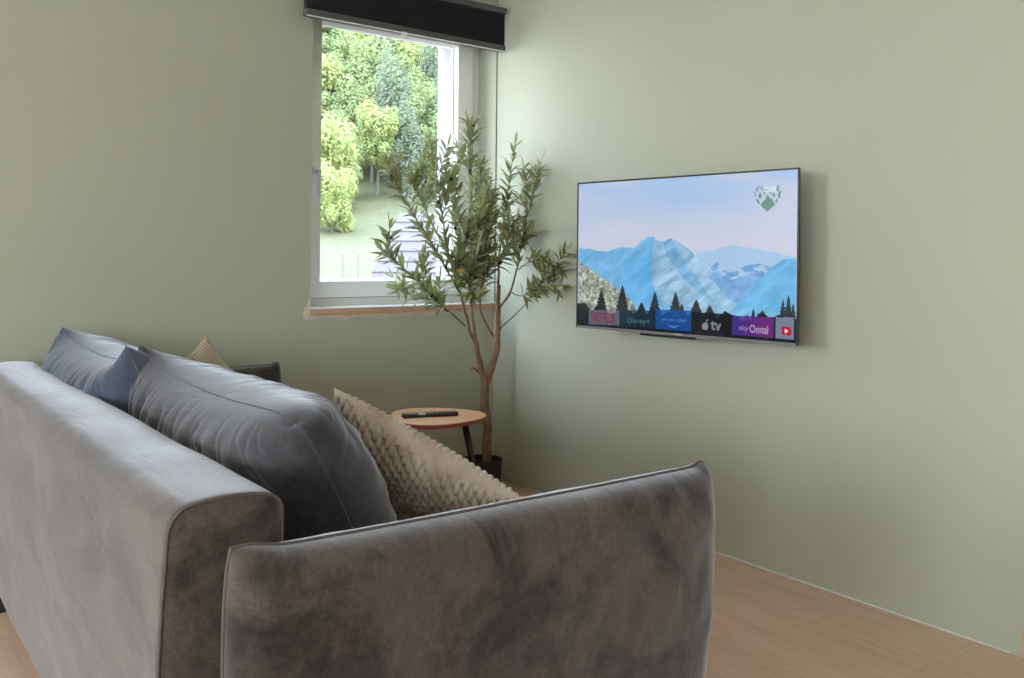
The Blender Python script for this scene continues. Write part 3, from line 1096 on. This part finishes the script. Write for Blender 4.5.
# ------------------------------------------------------------------ big loose back cushions
def big_cushion(y0, y1, seed, material, label, xb=1.01, xt=.815, z0=.435, hh=.262, ht=.195, tip=(0, 0)):
    yc = (y0 + y1) / 2
    lean = Vector((xt - xb, 0, .50)).normalized()
    C0 = Vector((xb, yc, z0)) + lean * hh
    U = Vector((0, -1, 0))                # towards the camera
    nn_ = Vector((lean.z, 0, -lean.x))    # front face
    rr = random.Random(seed)
    folds = [(rr.uniform(-.9, .6), rr.uniform(.45, .95), rr.uniform(.05, .10), rr.uniform(-.9, .9)) for _ in range(16)]

    def wf(s, t_, side):
        w = .010 * noise.noise(Vector((s * 3 + seed, t_ * 3, side * 2.0)))
        # folds that run down from the top seam, slanting
        x = s * 7 + t_ * 2.2 + .8 * noise.noise(Vector((s * 2, t_ * 2 + seed, side)))
        f = abs(math.sin(x * 1.9)) ** .7
        g = noise.noise(Vector((s * 13 + t_ * 4 + seed, t_ * 1.6, side * 1.5)))
        env = max(0, min(1, (t_ + .35) / .8)) * (1 - abs(t_) ** 8)
        env *= (1 - max(0, s - .55) / .45 * .85)
        cx_ = s * 14 + t_ * 4.5 + 2.4 * noise.noise(Vector((s * 2.2, t_ * 2.5 + seed, side)))
        m_ = .35 + .65 * max(0, min(1, .5 + 1.6 * noise.noise(Vector((s * 4.1 + seed, t_ * 1.2, 4.0)))))
        rn = noise.noise(Vector((s * 10 + t_ * 4.2 + seed, t_ * 1.5 - s * 1.2, side * 1.5)))
        rn2 = noise.noise(Vector((s * 19 + t_ * 9 + seed, t_ * 3.0 - s, side * 2.5 + 7)))
        crease = .3 - max(0, 1 - abs(rn) * 4.2) ** 1.5 * (.4 + m_) * .9 - max(0, 1 - abs(rn2) * 4) ** 1.5 * .22 * m_
        if side < 0: w += .010 * env * g + .022 * env * crease
        else: w += .008 * env * g + .010 * env * crease
        w += .012 * noise.noise(Vector((s * 6 + seed, t_ * 5, side * 1.5))) * (1 - s ** 6) * (1 - t_ ** 6)
        return w

    def outl(s, t_, a, b2):
        # far upper ear stands up, near upper corner slumps
        if t_ > 0:
            b2 += tip[0] * max(0, -s) ** 7 * t_ ** 4 + tip[1] * max(0, s) ** 7 * t_ ** 4
            b2 -= .038 * (1 - s * s) * t_ ** 3
        if s > 0: a -= .030 * s ** 3 * abs(t_) ** 3 if t_ > 0 else 0
        return a, b2

    root = empty('back_cushion', (xb, yc, z0))
    tag(root, label, 'cushion')
    o, rim = soft_panel('cushion_cover', C0, U, lean, nn_, (y1 - y0) / 2, hh, ht, root, material, n=2.1, q=.46, corner=.035, pinch=.006, res=(240, 120), wfun=wf, outline=outl, taper=.24)
    tube('piping', rim, .003, material, root, 6, closed=True)
    return root


big_cushion(1.80, 3.0, 3, M_CUSH, 'long grey velvet back cushion with creases, nearer of the two', xb=1.035, xt=.80, tip=(.085, -.01))
big_cushion(2.87, 3.93, 8, M_CUSHB, 'blue grey velvet back cushion at the far end of the sofa', xb=.93, xt=.75, tip=(.055, .065))


# ------------------------------------------------------------------ knitted cushions
def knit(a, b2, side):
    w, h = .040, .024
    c = (a / w) % 1.0
    sgn = 1 if c < .5 else -1
    cc = (c * 2) % 1.0                       # half column
    row = (b2 / h + (.5 if sgn > 0 else 0) + (cc - .5) * .35) % 1.0
    x, y = (cc - .5) * 2, (row - .5) * 2
    r2 = (x * .9) ** 2 + (y * .95) ** 2
    return .0165 * math.sqrt(max(0, 1 - r2 * .85)) - .005


def cushion(label, C1, C2, down, hs, ht, material, res, disp, group=None, name='knitted_cushion'):
    """C1, C2: the two upper corners; down: rough direction of the sides"""
    C1, C2 = Vector(C1), Vector(C2)
    U = (C2 - C1).normalized()
    D = Vector(down)
    D = (D - U * D.dot(U)).normalized()
    hw = (C2 - C1).length / 2
    ctr = (C1 + C2) / 2 + D * hs
    nn_ = U.cross(D).normalized()
    o, rim = soft_panel(name, ctr, U, -D, nn_, hw, hs, ht, None, material, n=1.15, q=.60, corner=.0, pinch=.035, res=res, disp=disp)
    # move the origin to the cushion's middle
    o.data.transform(Matrix.Translation(-ctr))
    o.location = ctr
    tag(o, label, 'cushion', group)
    return o


cushion('chunky beige knitted cushion leaning beside the near armrest', (1.075, 2.17, .895), (1.465, 1.79, .60), (.55, .18, -.80), .235, .085, M_KNIT, (260, 220), knit)


def rib(a, b2, side): return .0022 * math.sin(b2 * 520) + .0015 * math.sin(a * 300)


cushion('small tan ribbed cushion peeking over the long grey cushion', at_y(207, 334, 3.34), at_y(272, 392, 3.10), (-.7, -.1, -.7), .20, .085, M_KNIT2, (80, 260), rib)

# ------------------------------------------------------------------ side table and remote
TC = at_y(436, 415.5, 3.54)
TZ = TC.z
tb = empty('side_table', (TC.x, TC.y, 0))
tag(tb, 'small round-cornered oak side table with black splayed legs', 'table')


def tri_out(r0, k, n=72):
    out = []
    for i in range(n):
        a = 2 * math.pi * i / n
        r = r0 * (1 + k * math.cos(3 * (a - math.radians(-22))))
        out.append((r * math.cos(a), r * math.sin(a)))
    return out


def plate(name, r0, k, z0, z1, m, parent):
    ou = tri_out(r0, k)
    n = len(ou)
    Vt = [(TC.x + x, TC.y + y, z0) for x, y in ou] + [(TC.x + x, TC.y + y, z1) for x, y in ou]
    Fc = [tuple(range(n - 1, -1, -1)), tuple(range(n, 2 * n))] + [(i, (i + 1) % n, n + (i + 1) % n, n + i) for i in range(n)]
    return link_obj(name, mesh(name, Vt, Fc), m, parent)


plate('tabletop', .222, .075, TZ - .004, TZ, M_TABLE, tb)
plate('edge_band', .221, .075, TZ - .020, TZ - .004, M_EDGE, tb)
for a in (-22, 100, 195):
    c_, s_ = math.cos(math.radians(a)), math.sin(math.radians(a))
    tube('leg', [(TC.x + .135 * c_, TC.y + .135 * s_, TZ - .02), (TC.x + .235 * c_, TC.y + .235 * s_, 0.0)], [.017, .011], M_BLACK, tb, 14)
pA, pB = at_z(402, 415.5, TZ + .01), at_z(457.5, 413, TZ + .01)
rx = Vector((pB.x - pA.x, pB.y - pA.y, 0))
rl = rx.length
rx.normalize()
ry = Vector((-rx.y, rx.x, 0))
rem = empty('remote_control', ((pA.x + pB.x) / 2, (pA.y + pB.y) / 2, TZ))
tag(rem, 'slim black remote control lying on the side table', 'remote')


def rbox(name, x0, x1, y0, y1, z0, z1, m, bev=0.0):
    bm = bmesh.new()
    bx(bm, (x0, y0, z0), (x1, y1, z1), bev, 3)
    o_ = Vector((pA.x, pA.y, TZ))
    for v in bm.verts: v.co = o_ + rx * v.co.x + ry * v.co.y + Vector((0, 0, v.co.z))
    return link_obj(name, bm_mesh(name, bm), m, rem)


rbox('casing', 0, rl, -.021, .021, .0, .019, mat('remote_black', (.015, .015, .018, 1), .35), .005)
M_BTN = mat('remote_button_grey', (.10, .10, .11, 1), .5)
rbox('white_button_panel', rl * .28, rl * .40, -.0215, -.006, .012, .0195, mat('remote_white', (.6, .6, .62, 1), .4))
for i in range(4):
    for j in range(3):
        rbox('button', rl * (.48 + .09 * i), rl * (.53 + .09 * i), -.015 + .012 * j, -.008 + .012 * j, .018, .0205, M_BTN)

# ------------------------------------------------------------------ olive tree
PX, PY = 2.782, 3.85
ot = empty('potted_olive_tree', (PX, PY, 0))
tag(ot, 'artificial olive tree with two main stems standing in the corner', 'plant')
pot = lathe('pot', [(.086, 0), (.098, .02), (.102, .158), (.105, .160), (.105, .168), (.096, .168), (.094, .14)], (PX, PY, 0), M_POT, ot)
lathe('soil', [(.0935, .135), (.09, .146), (.03, .152)], (PX, PY, 0), M_SOIL, pot, 28)


def PT(px, py, dy=0.0):
    p = at_y(px, py, PY + dy)
    if p.x > 2.925: p = at_x(px, py, 2.925)
    return p


def jitter_path(ctrl, sub=6, amp=.004):
    P = smooth_path([PT(*c) for c in ctrl], sub)
    return [p + Vector((noise.noise(p * 14), noise.noise(p * 14 + Vector((5, 0, 0))), 0)) * amp for p in P]


trunk_parts = []


def limb(ctrl, r0, r1, n=10, sub=7):
    P = jitter_path(ctrl, sub)
    N_s = len(P)
    R = [(r0 + (r1 - r0) * i / (N_s - 1)) * (1 + .10 * noise.noise(P[i] * 40)) for i in range(N_s)]
    return tube_data(P, R, n)


def merge(lst):
    V, Fc = [], []
    for v, f in lst:
        o_ = len(V)
        V += v
        Fc += [tuple(i + o_ for i in q_) for q_ in f]
    return V, Fc


V, Fc = merge([limb([(486.5, 466), (487, 440), (487.5, 430), (485, 405), (485, 380)], .027, .022),
               limb([(485, 384), (481, 368), (478, 355), (476, 342)], .019, .013),
               limb([(485, 384), (491, 369), (496, 352), (498, 325), (498, 300), (499, 285)], .021, .012),
               limb([(479, 372), (474, 368), (471, 369)], .007, .004),
               limb([(487, 430), (491, 427)], .024, .006)])
link_obj('trunk', mesh('trunk', V, Fc), M_BARK, ot, smooth=True)

BR = [  # control points (px, py, depth offset), start radius, leafy from, leaf density
    ([(476, 345, 0), (469, 328, -.01), (463, 302, -.03), (452, 268, -.06), (444, 230, -.08), (438, 185, -.10), (431, 145, -.12)], .0095, .35, 1.0),
    ([(476, 345, 0), (473, 322, .01), (470, 292, .02), (471, 250, .02), (472, 205, .01), (470, 160, 0), (467, 120, -.02)], .0105, .30, 1.3),
    ([(465, 326, -.01), (452, 314, -.06), (436, 300, -.12), (414, 278, -.16), (396, 262, -.18), (382, 250, -.20)], .005, .30, 1.25),
    ([(459, 292, -.04), (446, 268, -.08), (430, 240, -.10), (412, 212, -.12), (398, 188, -.14), (388, 166, -.15)], .006, .22, 1.1),
    ([(452, 268, -.06), (440, 240, -.02), (428, 215, .0), (418, 192, .0), (411, 172, -.01)], .005, .2, 1.2),
    ([(448, 312, -.07), (432, 302, -.02), (415, 292, .02), (398, 288, .03)], .0035, .2, 1.2),
    ([(498, 300, 0), (499, 262, .01), (503, 225, .02), (509, 185, .01), (515, 145, -.02)], .0085, .30, 1.1),
    ([(499, 308, 0), (510, 292, -.03), (518, 262, -.06), (525, 225, -.08), (533, 192, -.10), (541, 162, -.12)], .0075, .30, 1.25),
    ([(499, 330, 0), (512, 318, -.06), (524, 306, -.12), (540, 285, -.18), (554, 268, -.22), (566, 252, -.25)], .0045, .42, 1.5),
    ([(518, 270, -.06), (530, 262, -.12), (545, 262, -.18), (562, 270, -.22)], .0035, .25, 1.3),
    ([(510, 292, -.03), (522, 296, -.10), (533, 288, -.16), (548, 284, -.2), (560, 290, -.22)], .0035, .25, 1.1),
    ([(494, 336, 0), (485, 322, -.03), (480, 303, -.06), (484, 268, -.10), (488, 232, -.12), (492, 195, -.13)], .0065, .38, 1.3),
    ([(471, 285, .02), (462, 255, -.02), (456, 222, -.04), (455, 190, -.06), (450, 165, -.07)], .005, .15, 1.3),
    ([(471, 285, .02), (480, 255, .03), (484, 225, .04), (482, 192, .05), (479, 160, .05)], .005, .15, 1.3),
    ([(470, 292, .02), (458, 280, -.08), (456, 262, -.14), (462, 240, -.18), (468, 215, -.2)], .004, .15, 1.5),
    ([(499, 262, .01), (512, 245, .03), (522, 235, .03), (536, 232, .02)], .0035, .2, 1.2),
    ([(471, 250, .02), (476, 235, -.08), (480, 215, -.12), (487, 180, -.14)], .004, .1, 1.3),
    ([(480, 303, -.06), (470, 290, -.12), (466, 275, -.16), (475, 255, -.18)], .0035, .1, 1.6),
    ([(484, 275, -.1), (496, 262, -.14), (505, 250, -.16), (508, 232, -.17)], .0035, .1, 1.4),
    ([(528, 212, -.08), (522, 195, -.05), (526, 180, -.04), (524, 168, -.02)], .003, .1, 1.3),
    ([(470, 292, .02), (474, 275, -.05), (482, 262, -.09), (478, 240, -.12)], .0035, .1, 1.5),
]
rl_ = random.Random(12)


def leaf_geo(base, dirn, up, length, width, curl):
    """lanceolate leaf, folded slightly along the midrib"""
    side = dirn.cross(up).normalized()
    nrm = side.cross(dirn).normalized()
    prof_ = [(0, .10), (.16, .55), (.36, .95), (.56, 1.0), (.78, .66), (.93, .25), (1.0, .02)]
    V, Fc = [], []
    for t_, w in prof_:
        c = base + dirn * (length * t_) - nrm * (curl * length * t_ * t_)
        V.append(c - side * (width * w / 2) + nrm * (width * .12 * w))
        V.append(c)
        V.append(c + side * (width * w / 2) + nrm * (width * .12 * w))
    for i in range(len(prof_) - 1):
        a = 3 * i
        Fc += [(a, a + 1, a + 4, a + 3), (a + 1, a + 2, a + 5, a + 4)]
    return V, Fc


def foliage(path, start, dens):
    """leaves in loose pairs along the path, tip leaf, returns mesh pieces and tones and olive spots"""
    pcs, tones, spots = [], [], []
    Ls = [0]
    for i in range(1, len(path)): Ls.append(Ls[-1] + (path[i] - path[i - 1]).length)
    tot = Ls[-1]

    def pos(s):
        for i in range(1, len(path)):
            if Ls[i] >= s:
                f = (s - Ls[i - 1]) / max(1e-6, Ls[i] - Ls[i - 1])
                return path[i - 1].lerp(path[i], f), (path[i] - path[i - 1]).normalized()
        return path[-1], (path[-1] - path[-2]).normalized()
    s = tot * start
    step = .0185 / dens
    k = 0
    ph = rl_.uniform(0, 6)
    while s < tot:
        p, d = pos(s)
        a0 = Vector((rl_.uniform(-1, 1), rl_.uniform(-1, 1), rl_.uniform(-1, 1)))
        x = d.cross(a0).normalized() if k == 0 else (x - d * x.dot(d)).normalized()
        y = d.cross(x)
        ang = ph + k * 1.57 + rl_.uniform(-.4, .4)
        for q_ in (0, 1):
            if rl_.random() < .10: continue
            o_ = x * math.cos(ang + q_ * math.pi) + y * math.sin(ang + q_ * math.pi)
            sp_ = rl_.uniform(.5, 1.5)
            dd = (d * 1.0 + o_ * sp_ + Vector((0, 0, rl_.uniform(-.15, .25)))).normalized()
            ln = rl_.uniform(.066, .110) * (1 - .25 * (s / tot) ** 3)
            pcs.append(leaf_geo(p, dd, (d + Vector((rl_.uniform(-.5, .5), rl_.uniform(-.5, .5), rl_.uniform(-.2, .6)))).normalized(), ln, ln * rl_.uniform(.19, .27), rl_.uniform(-.05, .45)))
            tones.append(rl_.uniform(0, .92) if rl_.random() > .03 else 1.0)
        if rl_.random() < .055 * 1.0: spots.append((p, x))
        s += step * rl_.uniform(.7, 1.4)
        k += 1
    pcs.append(leaf_geo(path[-1], d, x, .075, .014, .05)); tones.append(.8)
    return pcs, tones, spots


n_leaf = 0
for ctrl, r0, start, dens in BR:
    P = jitter_path(ctrl, 6, .006)
    Nn_ = len(P)
    R = [r0 + (.0016 - r0) * (i / (Nn_ - 1)) ** .8 for i in range(Nn_)]
    stem_parts = [tube_data(P, R, 6)]
    pcs, tones, spots = foliage(P, start, dens)
    # side twigs
    ntw = 5 if len(ctrl) > 4 else 4
    for k in range(ntw):
        i = int(Nn_ * rl_.uniform(max(start, .25) + .02, .85))
        p = P[i]
        d = (P[min(i + 1, Nn_ - 1)] - P[i - 1]).normalized()
        o_ = Vector((rl_.uniform(-1, 1), rl_.uniform(-1, .4), rl_.uniform(-.1, .6))).normalized()
        dd = (d + o_ * .75).normalized()
        ln = rl_.uniform(.08, .17)
        tw = [p, p + dd * ln * .5 + d * .01, p + dd * ln * .85 + Vector((0, 0, ln * .25))]
        tw = smooth_path(tw, 4)
        if max(q_.x for q_ in tw) > 2.92: continue
        stem_parts.append(tube_data(tw, [.0022 + (.001 - .0022) * j / (len(tw) - 1) for j in range(len(tw))], 5))
        a, b2, c = foliage(tw, .2, dens * .95)
        pcs += a; tones += b2; spots += c
    V, Fc = merge(stem_parts)
    br = link_obj('branch', mesh('branch', V, Fc), [M_BARK if r0 > .0055 else M_TWIG], ot, smooth=True)
    V, Fc = merge(pcs)
    V = [Vector((min(v.x, 2.985), min(v.y, YW - .01) if not (OL < v.x < 3 and v.z > 1.0) else min(v.y, 4.17), v.z)) for v in V]
    lm = mesh('leaves', V, Fc)
    at_ = lm.attributes.new('tone', 'FLOAT', 'POINT')
    n_per = 21
    at_.data.foreach_set('value', np.repeat(np.array(tones, np.float32), n_per))
    link_obj('leaves', lm, M_LEAF, br, smooth=True)
    n_leaf += len(pcs)
    for p, x in spots[:3]:
        bm = bmesh.new()
        bmesh.ops.create_icosphere(bm, subdivisions=2, radius=.0085)
        for v in bm.verts: v.co = Vector((v.co.x, v.co.y, v.co.z * 1.3)) + p + x * .010 - Vector((0, 0, .012))
        link_obj('olive', bm_mesh('olive', bm), M_OLIVE, br, smooth=True)
print('leaves', n_leaf)

# ------------------------------------------------------------------ thin black sheet on the floor behind the sofa
mt = box('floor_mat', (-.75, 3.50, 0), (.525, 4.04, .012), M_SHEET, None, .004)
tag(mt, 'thin black sheet on the floor behind the far end of the sofa', 'mat')


# ------------------------------------------------------------------ outdoors
def out_mat(name, c1, c2, sc=.6):
    m = mat(name, c1, .9)
    N, L, b = nodes(m)
    f = noise_n(N, L, coords(N, L), sc, 6, .65)
    L.new(ramp(N, L, f, [(.3, c1), (.7, c2)]), b.inputs['Base Color'])
    return m


M_GRASS = out_mat('meadow_grass', (0.028, 0.034, 0.009, 1), (0.074, 0.064, 0.022, 1), 2.2)


def ground_z(x, y):
    d = x * FW.x + y * FW.y
    lat = x * RT.x + y * RT.y
    w = lat + .135 * d                 # 0 along the middle of the window view
    z = -1.6 if d < 9 else -1.6 + (d - 9) * .128
    if d > 34: z = -1.6 + 25 * .128 + (d - 34) * .26 - max(0, w) * .25 * min(1, (d - 34) / 12)
    if d > 48: z += (min(d, 70) - 48) * .22
    if d > 70: z -= (d - 70) * .45
    return z + .35 * noise.noise(Vector((x * .08, y * .08, 0)))


V, Fc = [], []
GN = 70
for j in range(GN + 1):
    d = 5 + 115 * (j / GN) ** 1.2
    for i in range(41):
        lat = (-1.15 + 1.6 * i / 40) * d * .75
        p = FW * d + RT * lat
        if p.y < 4.7:
            p = p + Vector((0, 4.7 - p.y, 0))
        V.append((p.x, p.y, ground_z(p.x, p.y)))
for j in range(GN):
    for i in range(40):
        a = j * 41 + i
        Fc.append((a, a + 1, a + 42, a + 41))
g = link_obj('hillside_ground', mesh('hillside', V, Fc), M_GRASS, None, smooth=True)
tag(g, 'grassy hillside meadow rising behind the window', 'ground', kind='structure')


def crown_mesh(name, seed, n=2600, rx_=1.0, rz=1.25, leaf=.11):
    r = random.Random(seed)
    blobs = [(Vector((0, 0, 0)), .55)] * 3
    for _ in range(26):
        v = Vector((r.gauss(0, 1), r.gauss(0, 1), r.gauss(0, 1))).normalized()
        q = r.uniform(.5, .85)
        blobs.append((v * q, r.uniform(.18, .38)))
    V, Fc = [], []
    for k in range(n):
        c, rad = r.choice(blobs)
        v = Vector((r.gauss(0, 1), r.gauss(0, 1), r.gauss(0, 1))).normalized()
        p = c + v * rad * r.uniform(.75, 1.03)
        p = Vector((p.x * rx_, p.y * rx_, p.z * rz))
        nrm = (v + Vector((r.uniform(-.6, .6), r.uniform(-.6, .6), r.uniform(-.3, .9)))).normalized()
        a = nrm.cross(Vector((r.uniform(-1, 1), r.uniform(-1, 1), r.uniform(-1, 1)))).normalized()
        b2 = nrm.cross(a)
        s = leaf * r.uniform(.5, 1.1)
        i0 = len(V)
        V += [p + a * s, p + b2 * s * .6, p - a * s, p - b2 * s * .6]
        Fc.append((i0, i0 + 1, i0 + 2, i0 + 3))
    return mesh(name, V, Fc)


def tree_mat(name, c1, c2):
    m = mat(name, c1, .8)
    N, L, b = nodes(m)
    f = noise_n(N, L, coords(N, L), 3.5, 4, .6)
    col = ramp(N, L, f, [(.3, c1), (.7, c2)])
    L.new(col, b.inputs['Base Color'])
    b.inputs['Specular IOR Level'].default_value = .1
    tr = N.new('ShaderNodeBsdfTranslucent')
    L.new(col, tr.inputs[0])
    mx = N.new('ShaderNodeMixShader')
    mx.inputs[0].default_value = .4
    L.new(b.outputs[0], mx.inputs[1]); L.new(tr.outputs[0], mx.inputs[2])
    L.new(mx.outputs[0], N['Material Output'].inputs['Surface'])
    return m


TM = [tree_mat('spring_leaves', (0.2249, 0.2700, 0.0946, 1), (0.3562, 0.3875, 0.1584, 1)),  # pale, low-contrast leaf colours stand in for haze over the hillside
      tree_mat('fresh_green_leaves', (0.1708, 0.2106, 0.0913, 1), (0.2716, 0.3133, 0.1507, 1)),
      tree_mat('conifer_needles', (0.1204, 0.1553, 0.1032, 1), (0.2016, 0.2336, 0.1644, 1))]
M_TRUNK = mat('grey_tree_bark', (0.102, 0.090, 0.078, 1), .9)
crowns = []
for k in range(3):
    a = crown_mesh('broadleaf_crown', 31 + k, 9000, 1.0, 1.25, .058)
    a.materials.append(TM[0 if k == 0 else 1])
    crowns.append(a)
c3 = crown_mesh('tall_crown', 77, 8000, .62, 1.9, .052)
c3.materials.append(TM[2])
crowns.append(c3)
tV, tF = tube_data([(0, 0, 0), (0.02, 0.01, .5), (0, 0, 1)], [.05, .04, .02], 7)
trunk_me = mesh('forest_trunk', tV, tF)
trunk_me.materials.append(M_TRUNK)
KINDS = [('yellow green', 'broadleaf_tree'), ('fresh green', 'broadleaf_tree'), ('grey green', 'broadleaf_tree'), ('blue green', 'dark_tree')]


def tree(x, y, rad, k, label, group=None, h=None):
    z = ground_z(x, y)
    h = h or rad * 1.5
    root = empty('tree', (x, y, z - .1))
    tag(root, label, 'tree', group)
    t_ = bpy.data.objects.new('trunk', trunk_me)
    COL.objects.link(t_)
    t_.parent = root
    t_.scale = (rad * 1.2, rad * 1.2, h)
    c = bpy.data.objects.new('crown', crowns[k])
    COL.objects.link(c)
    c.parent = root
    c.location = (0, 0, h + rad * .4)
    c.scale = (rad, rad, rad)
    c.rotation_euler = (0, 0, random.uniform(0, 6.28))
    return root


def wpos(px, d):
    p = EYE + ray(px, 250) * d
    return p.x, p.y


rt = random.Random(5)
# near bush and slope trees, then rows of the forest going up the hill
x, y = wpos(332, 36)
tree(x, y, 1.25, 0, 'round yellow green tree at the meadow edge, left in the window', h=.9)
x, y = wpos(337, 43)
tree(x, y, 1.7, 1, 'fresh green tree standing just above the round yellow green one', h=1.6)
x, y = wpos(318, 40)
tree(x, y, 2.0, 0, 'yellow green tree cut by the left window frame', h=1.4)
rows = [(45, 9, 1.8, 'lowest'), (49, 11, 2.1, 'second'), (53, 11, 2.2, 'third'), (58, 11, 2.4, 'fourth'), (64, 11, 2.7, 'fifth'), (70, 11, 3.0, 'topmost')]
COLW = ['outermost left', 'far left', 'left', 'left of the middle', 'middle', 'right of the middle', 'right', 'far right', 'outermost right', 'beyond the right window edge', 'well beyond the right window edge']
for ri, (d, n, rad, rw) in enumerate(rows):
    for i in range(n):
        px = 215 + 275 * (i + .5 + rt.uniform(-.3, .3) + .5 * (ri % 2)) / n
        if ri == 0 and 290 < px < 372: continue
        x, y = wpos(px, d + rt.uniform(-2.0, 2.0))
        k = rt.choice([0, 0, 1, 1, 2, 3]) if ri < 4 else rt.choice([0, 1, 1, 2, 3])
        tree(x, y, rad * rt.uniform(.75, 1.05), k, '%s tree on the wooded hillside, %s row, %s' % (KINDS[k][0], rw, COLW[i]), 'trees on the wooded hillside')

# fence posts in the meadow
M_POST = mat('weathered_post', (0.144, 0.135, 0.120, 1), .9)
for n, (px, d) in enumerate(((343, 26), (358.5, 26))):
    x, y = wpos(px, d)
    z = ground_z(x, y)
    p = link_obj('fence_post', mesh('post', *tube_data([(0, 0, -.2), (0, 0, .75), (0, 0, .82)], [.05, .05, .025], 10)), M_POST)
    p.location = (x, y, z)
    tag(p, 'pale wooden fence post in the meadow, %s of two' % ('left' if n == 0 else 'right'), 'post')

# neighbour's roof
M_TILE = mat('pink_brown_roof_tiles', (0.5, 0.42, 0.42, 1), .7)
N, L, b = nodes(M_TILE)
f = noise_n(N, L, coords(N, L), 1.2, 4)
L.new(ramp(N, L, f, [(.3, (0.037, 0.0240, 0.0265, 1)), (.7, (0.044, 0.0290, 0.0320, 1))]), b.inputs['Base Color'])
R0 = EYE + ray(400, 213) * 16
e_ = Vector((.72, -.69, 0)).normalized()
g_ = Vector((-.69, -.72, 0)).normalized()
TP = .56
ho = empty('neighbour_house', (R0.x, R0.y, -1.2))
tag(ho, 'neighbouring house showing its pinkish tiled roof outside the window', 'house')
RL, RS = 7.0, 5.2
V, Fc = [], []
nc = 17
for k in range(nc):
    s0, s1 = RS * k / nc, RS * (k + 1) / nc + .03
    for (s, up_) in ((s0, .0), (s1, .022), (s1, .0)):
        for l_ in (0, RL):
            p = R0 + e_ * l_ + g_ * s - Vector((0, 0, TP * s - up_))
            V.append(p)
    a = 6 * k
    Fc += [(a, a + 1, a + 3, a + 2), (a + 2, a + 3, a + 5, a + 4)]
link_obj('roof', mesh('roof', V, Fc), M_TILE, ho)
bv = [R0 + Vector((0, 0, -.1)), R0 + e_ * RL + Vector((0, 0, -.1)), R0 + e_ * RL + g_ * RS - Vector((0, 0, TP * RS + .1)), R0 + g_ * RS - Vector((0, 0, TP * RS + .1)),
      R0 - g_ * RS - Vector((0, 0, TP * RS + .1)), R0 + e_ * RL - g_ * RS - Vector((0, 0, TP * RS + .1))]
link_obj('roof_slope', mesh('back_slope', bv, [(0, 1, 5, 4), (0, 1, 2, 3)]), M_TILE, ho)
bm = bmesh.new()
q_ = [R0 + e_ * .5 + g_ * (RS - .6), R0 + e_ * (RL - .5) + g_ * (RS - .6), R0 + e_ * (RL - .5) - g_ * (RS - .6), R0 + e_ * .5 - g_ * (RS - .6)]
zt_ = R0.z - TP * (RS - .6) - .15
lo_ = [bm.verts.new((p.x, p.y, -1.9)) for p in q_]
hi_ = [bm.verts.new((p.x, p.y, zt_)) for p in q_]
for i in range(4): bm.faces.new((lo_[i], lo_[(i + 1) % 4], hi_[(i + 1) % 4], hi_[i]))
rg = [bm.verts.new((R0 + e_ * .5).to_tuple()[:2] + (R0.z - .2,)), bm.verts.new((R0 + e_ * (RL - .5)).to_tuple()[:2] + (R0.z - .2,))]
bm.faces.new((hi_[0], rg[0], hi_[3])); bm.faces.new((hi_[1], rg[1], hi_[2]))
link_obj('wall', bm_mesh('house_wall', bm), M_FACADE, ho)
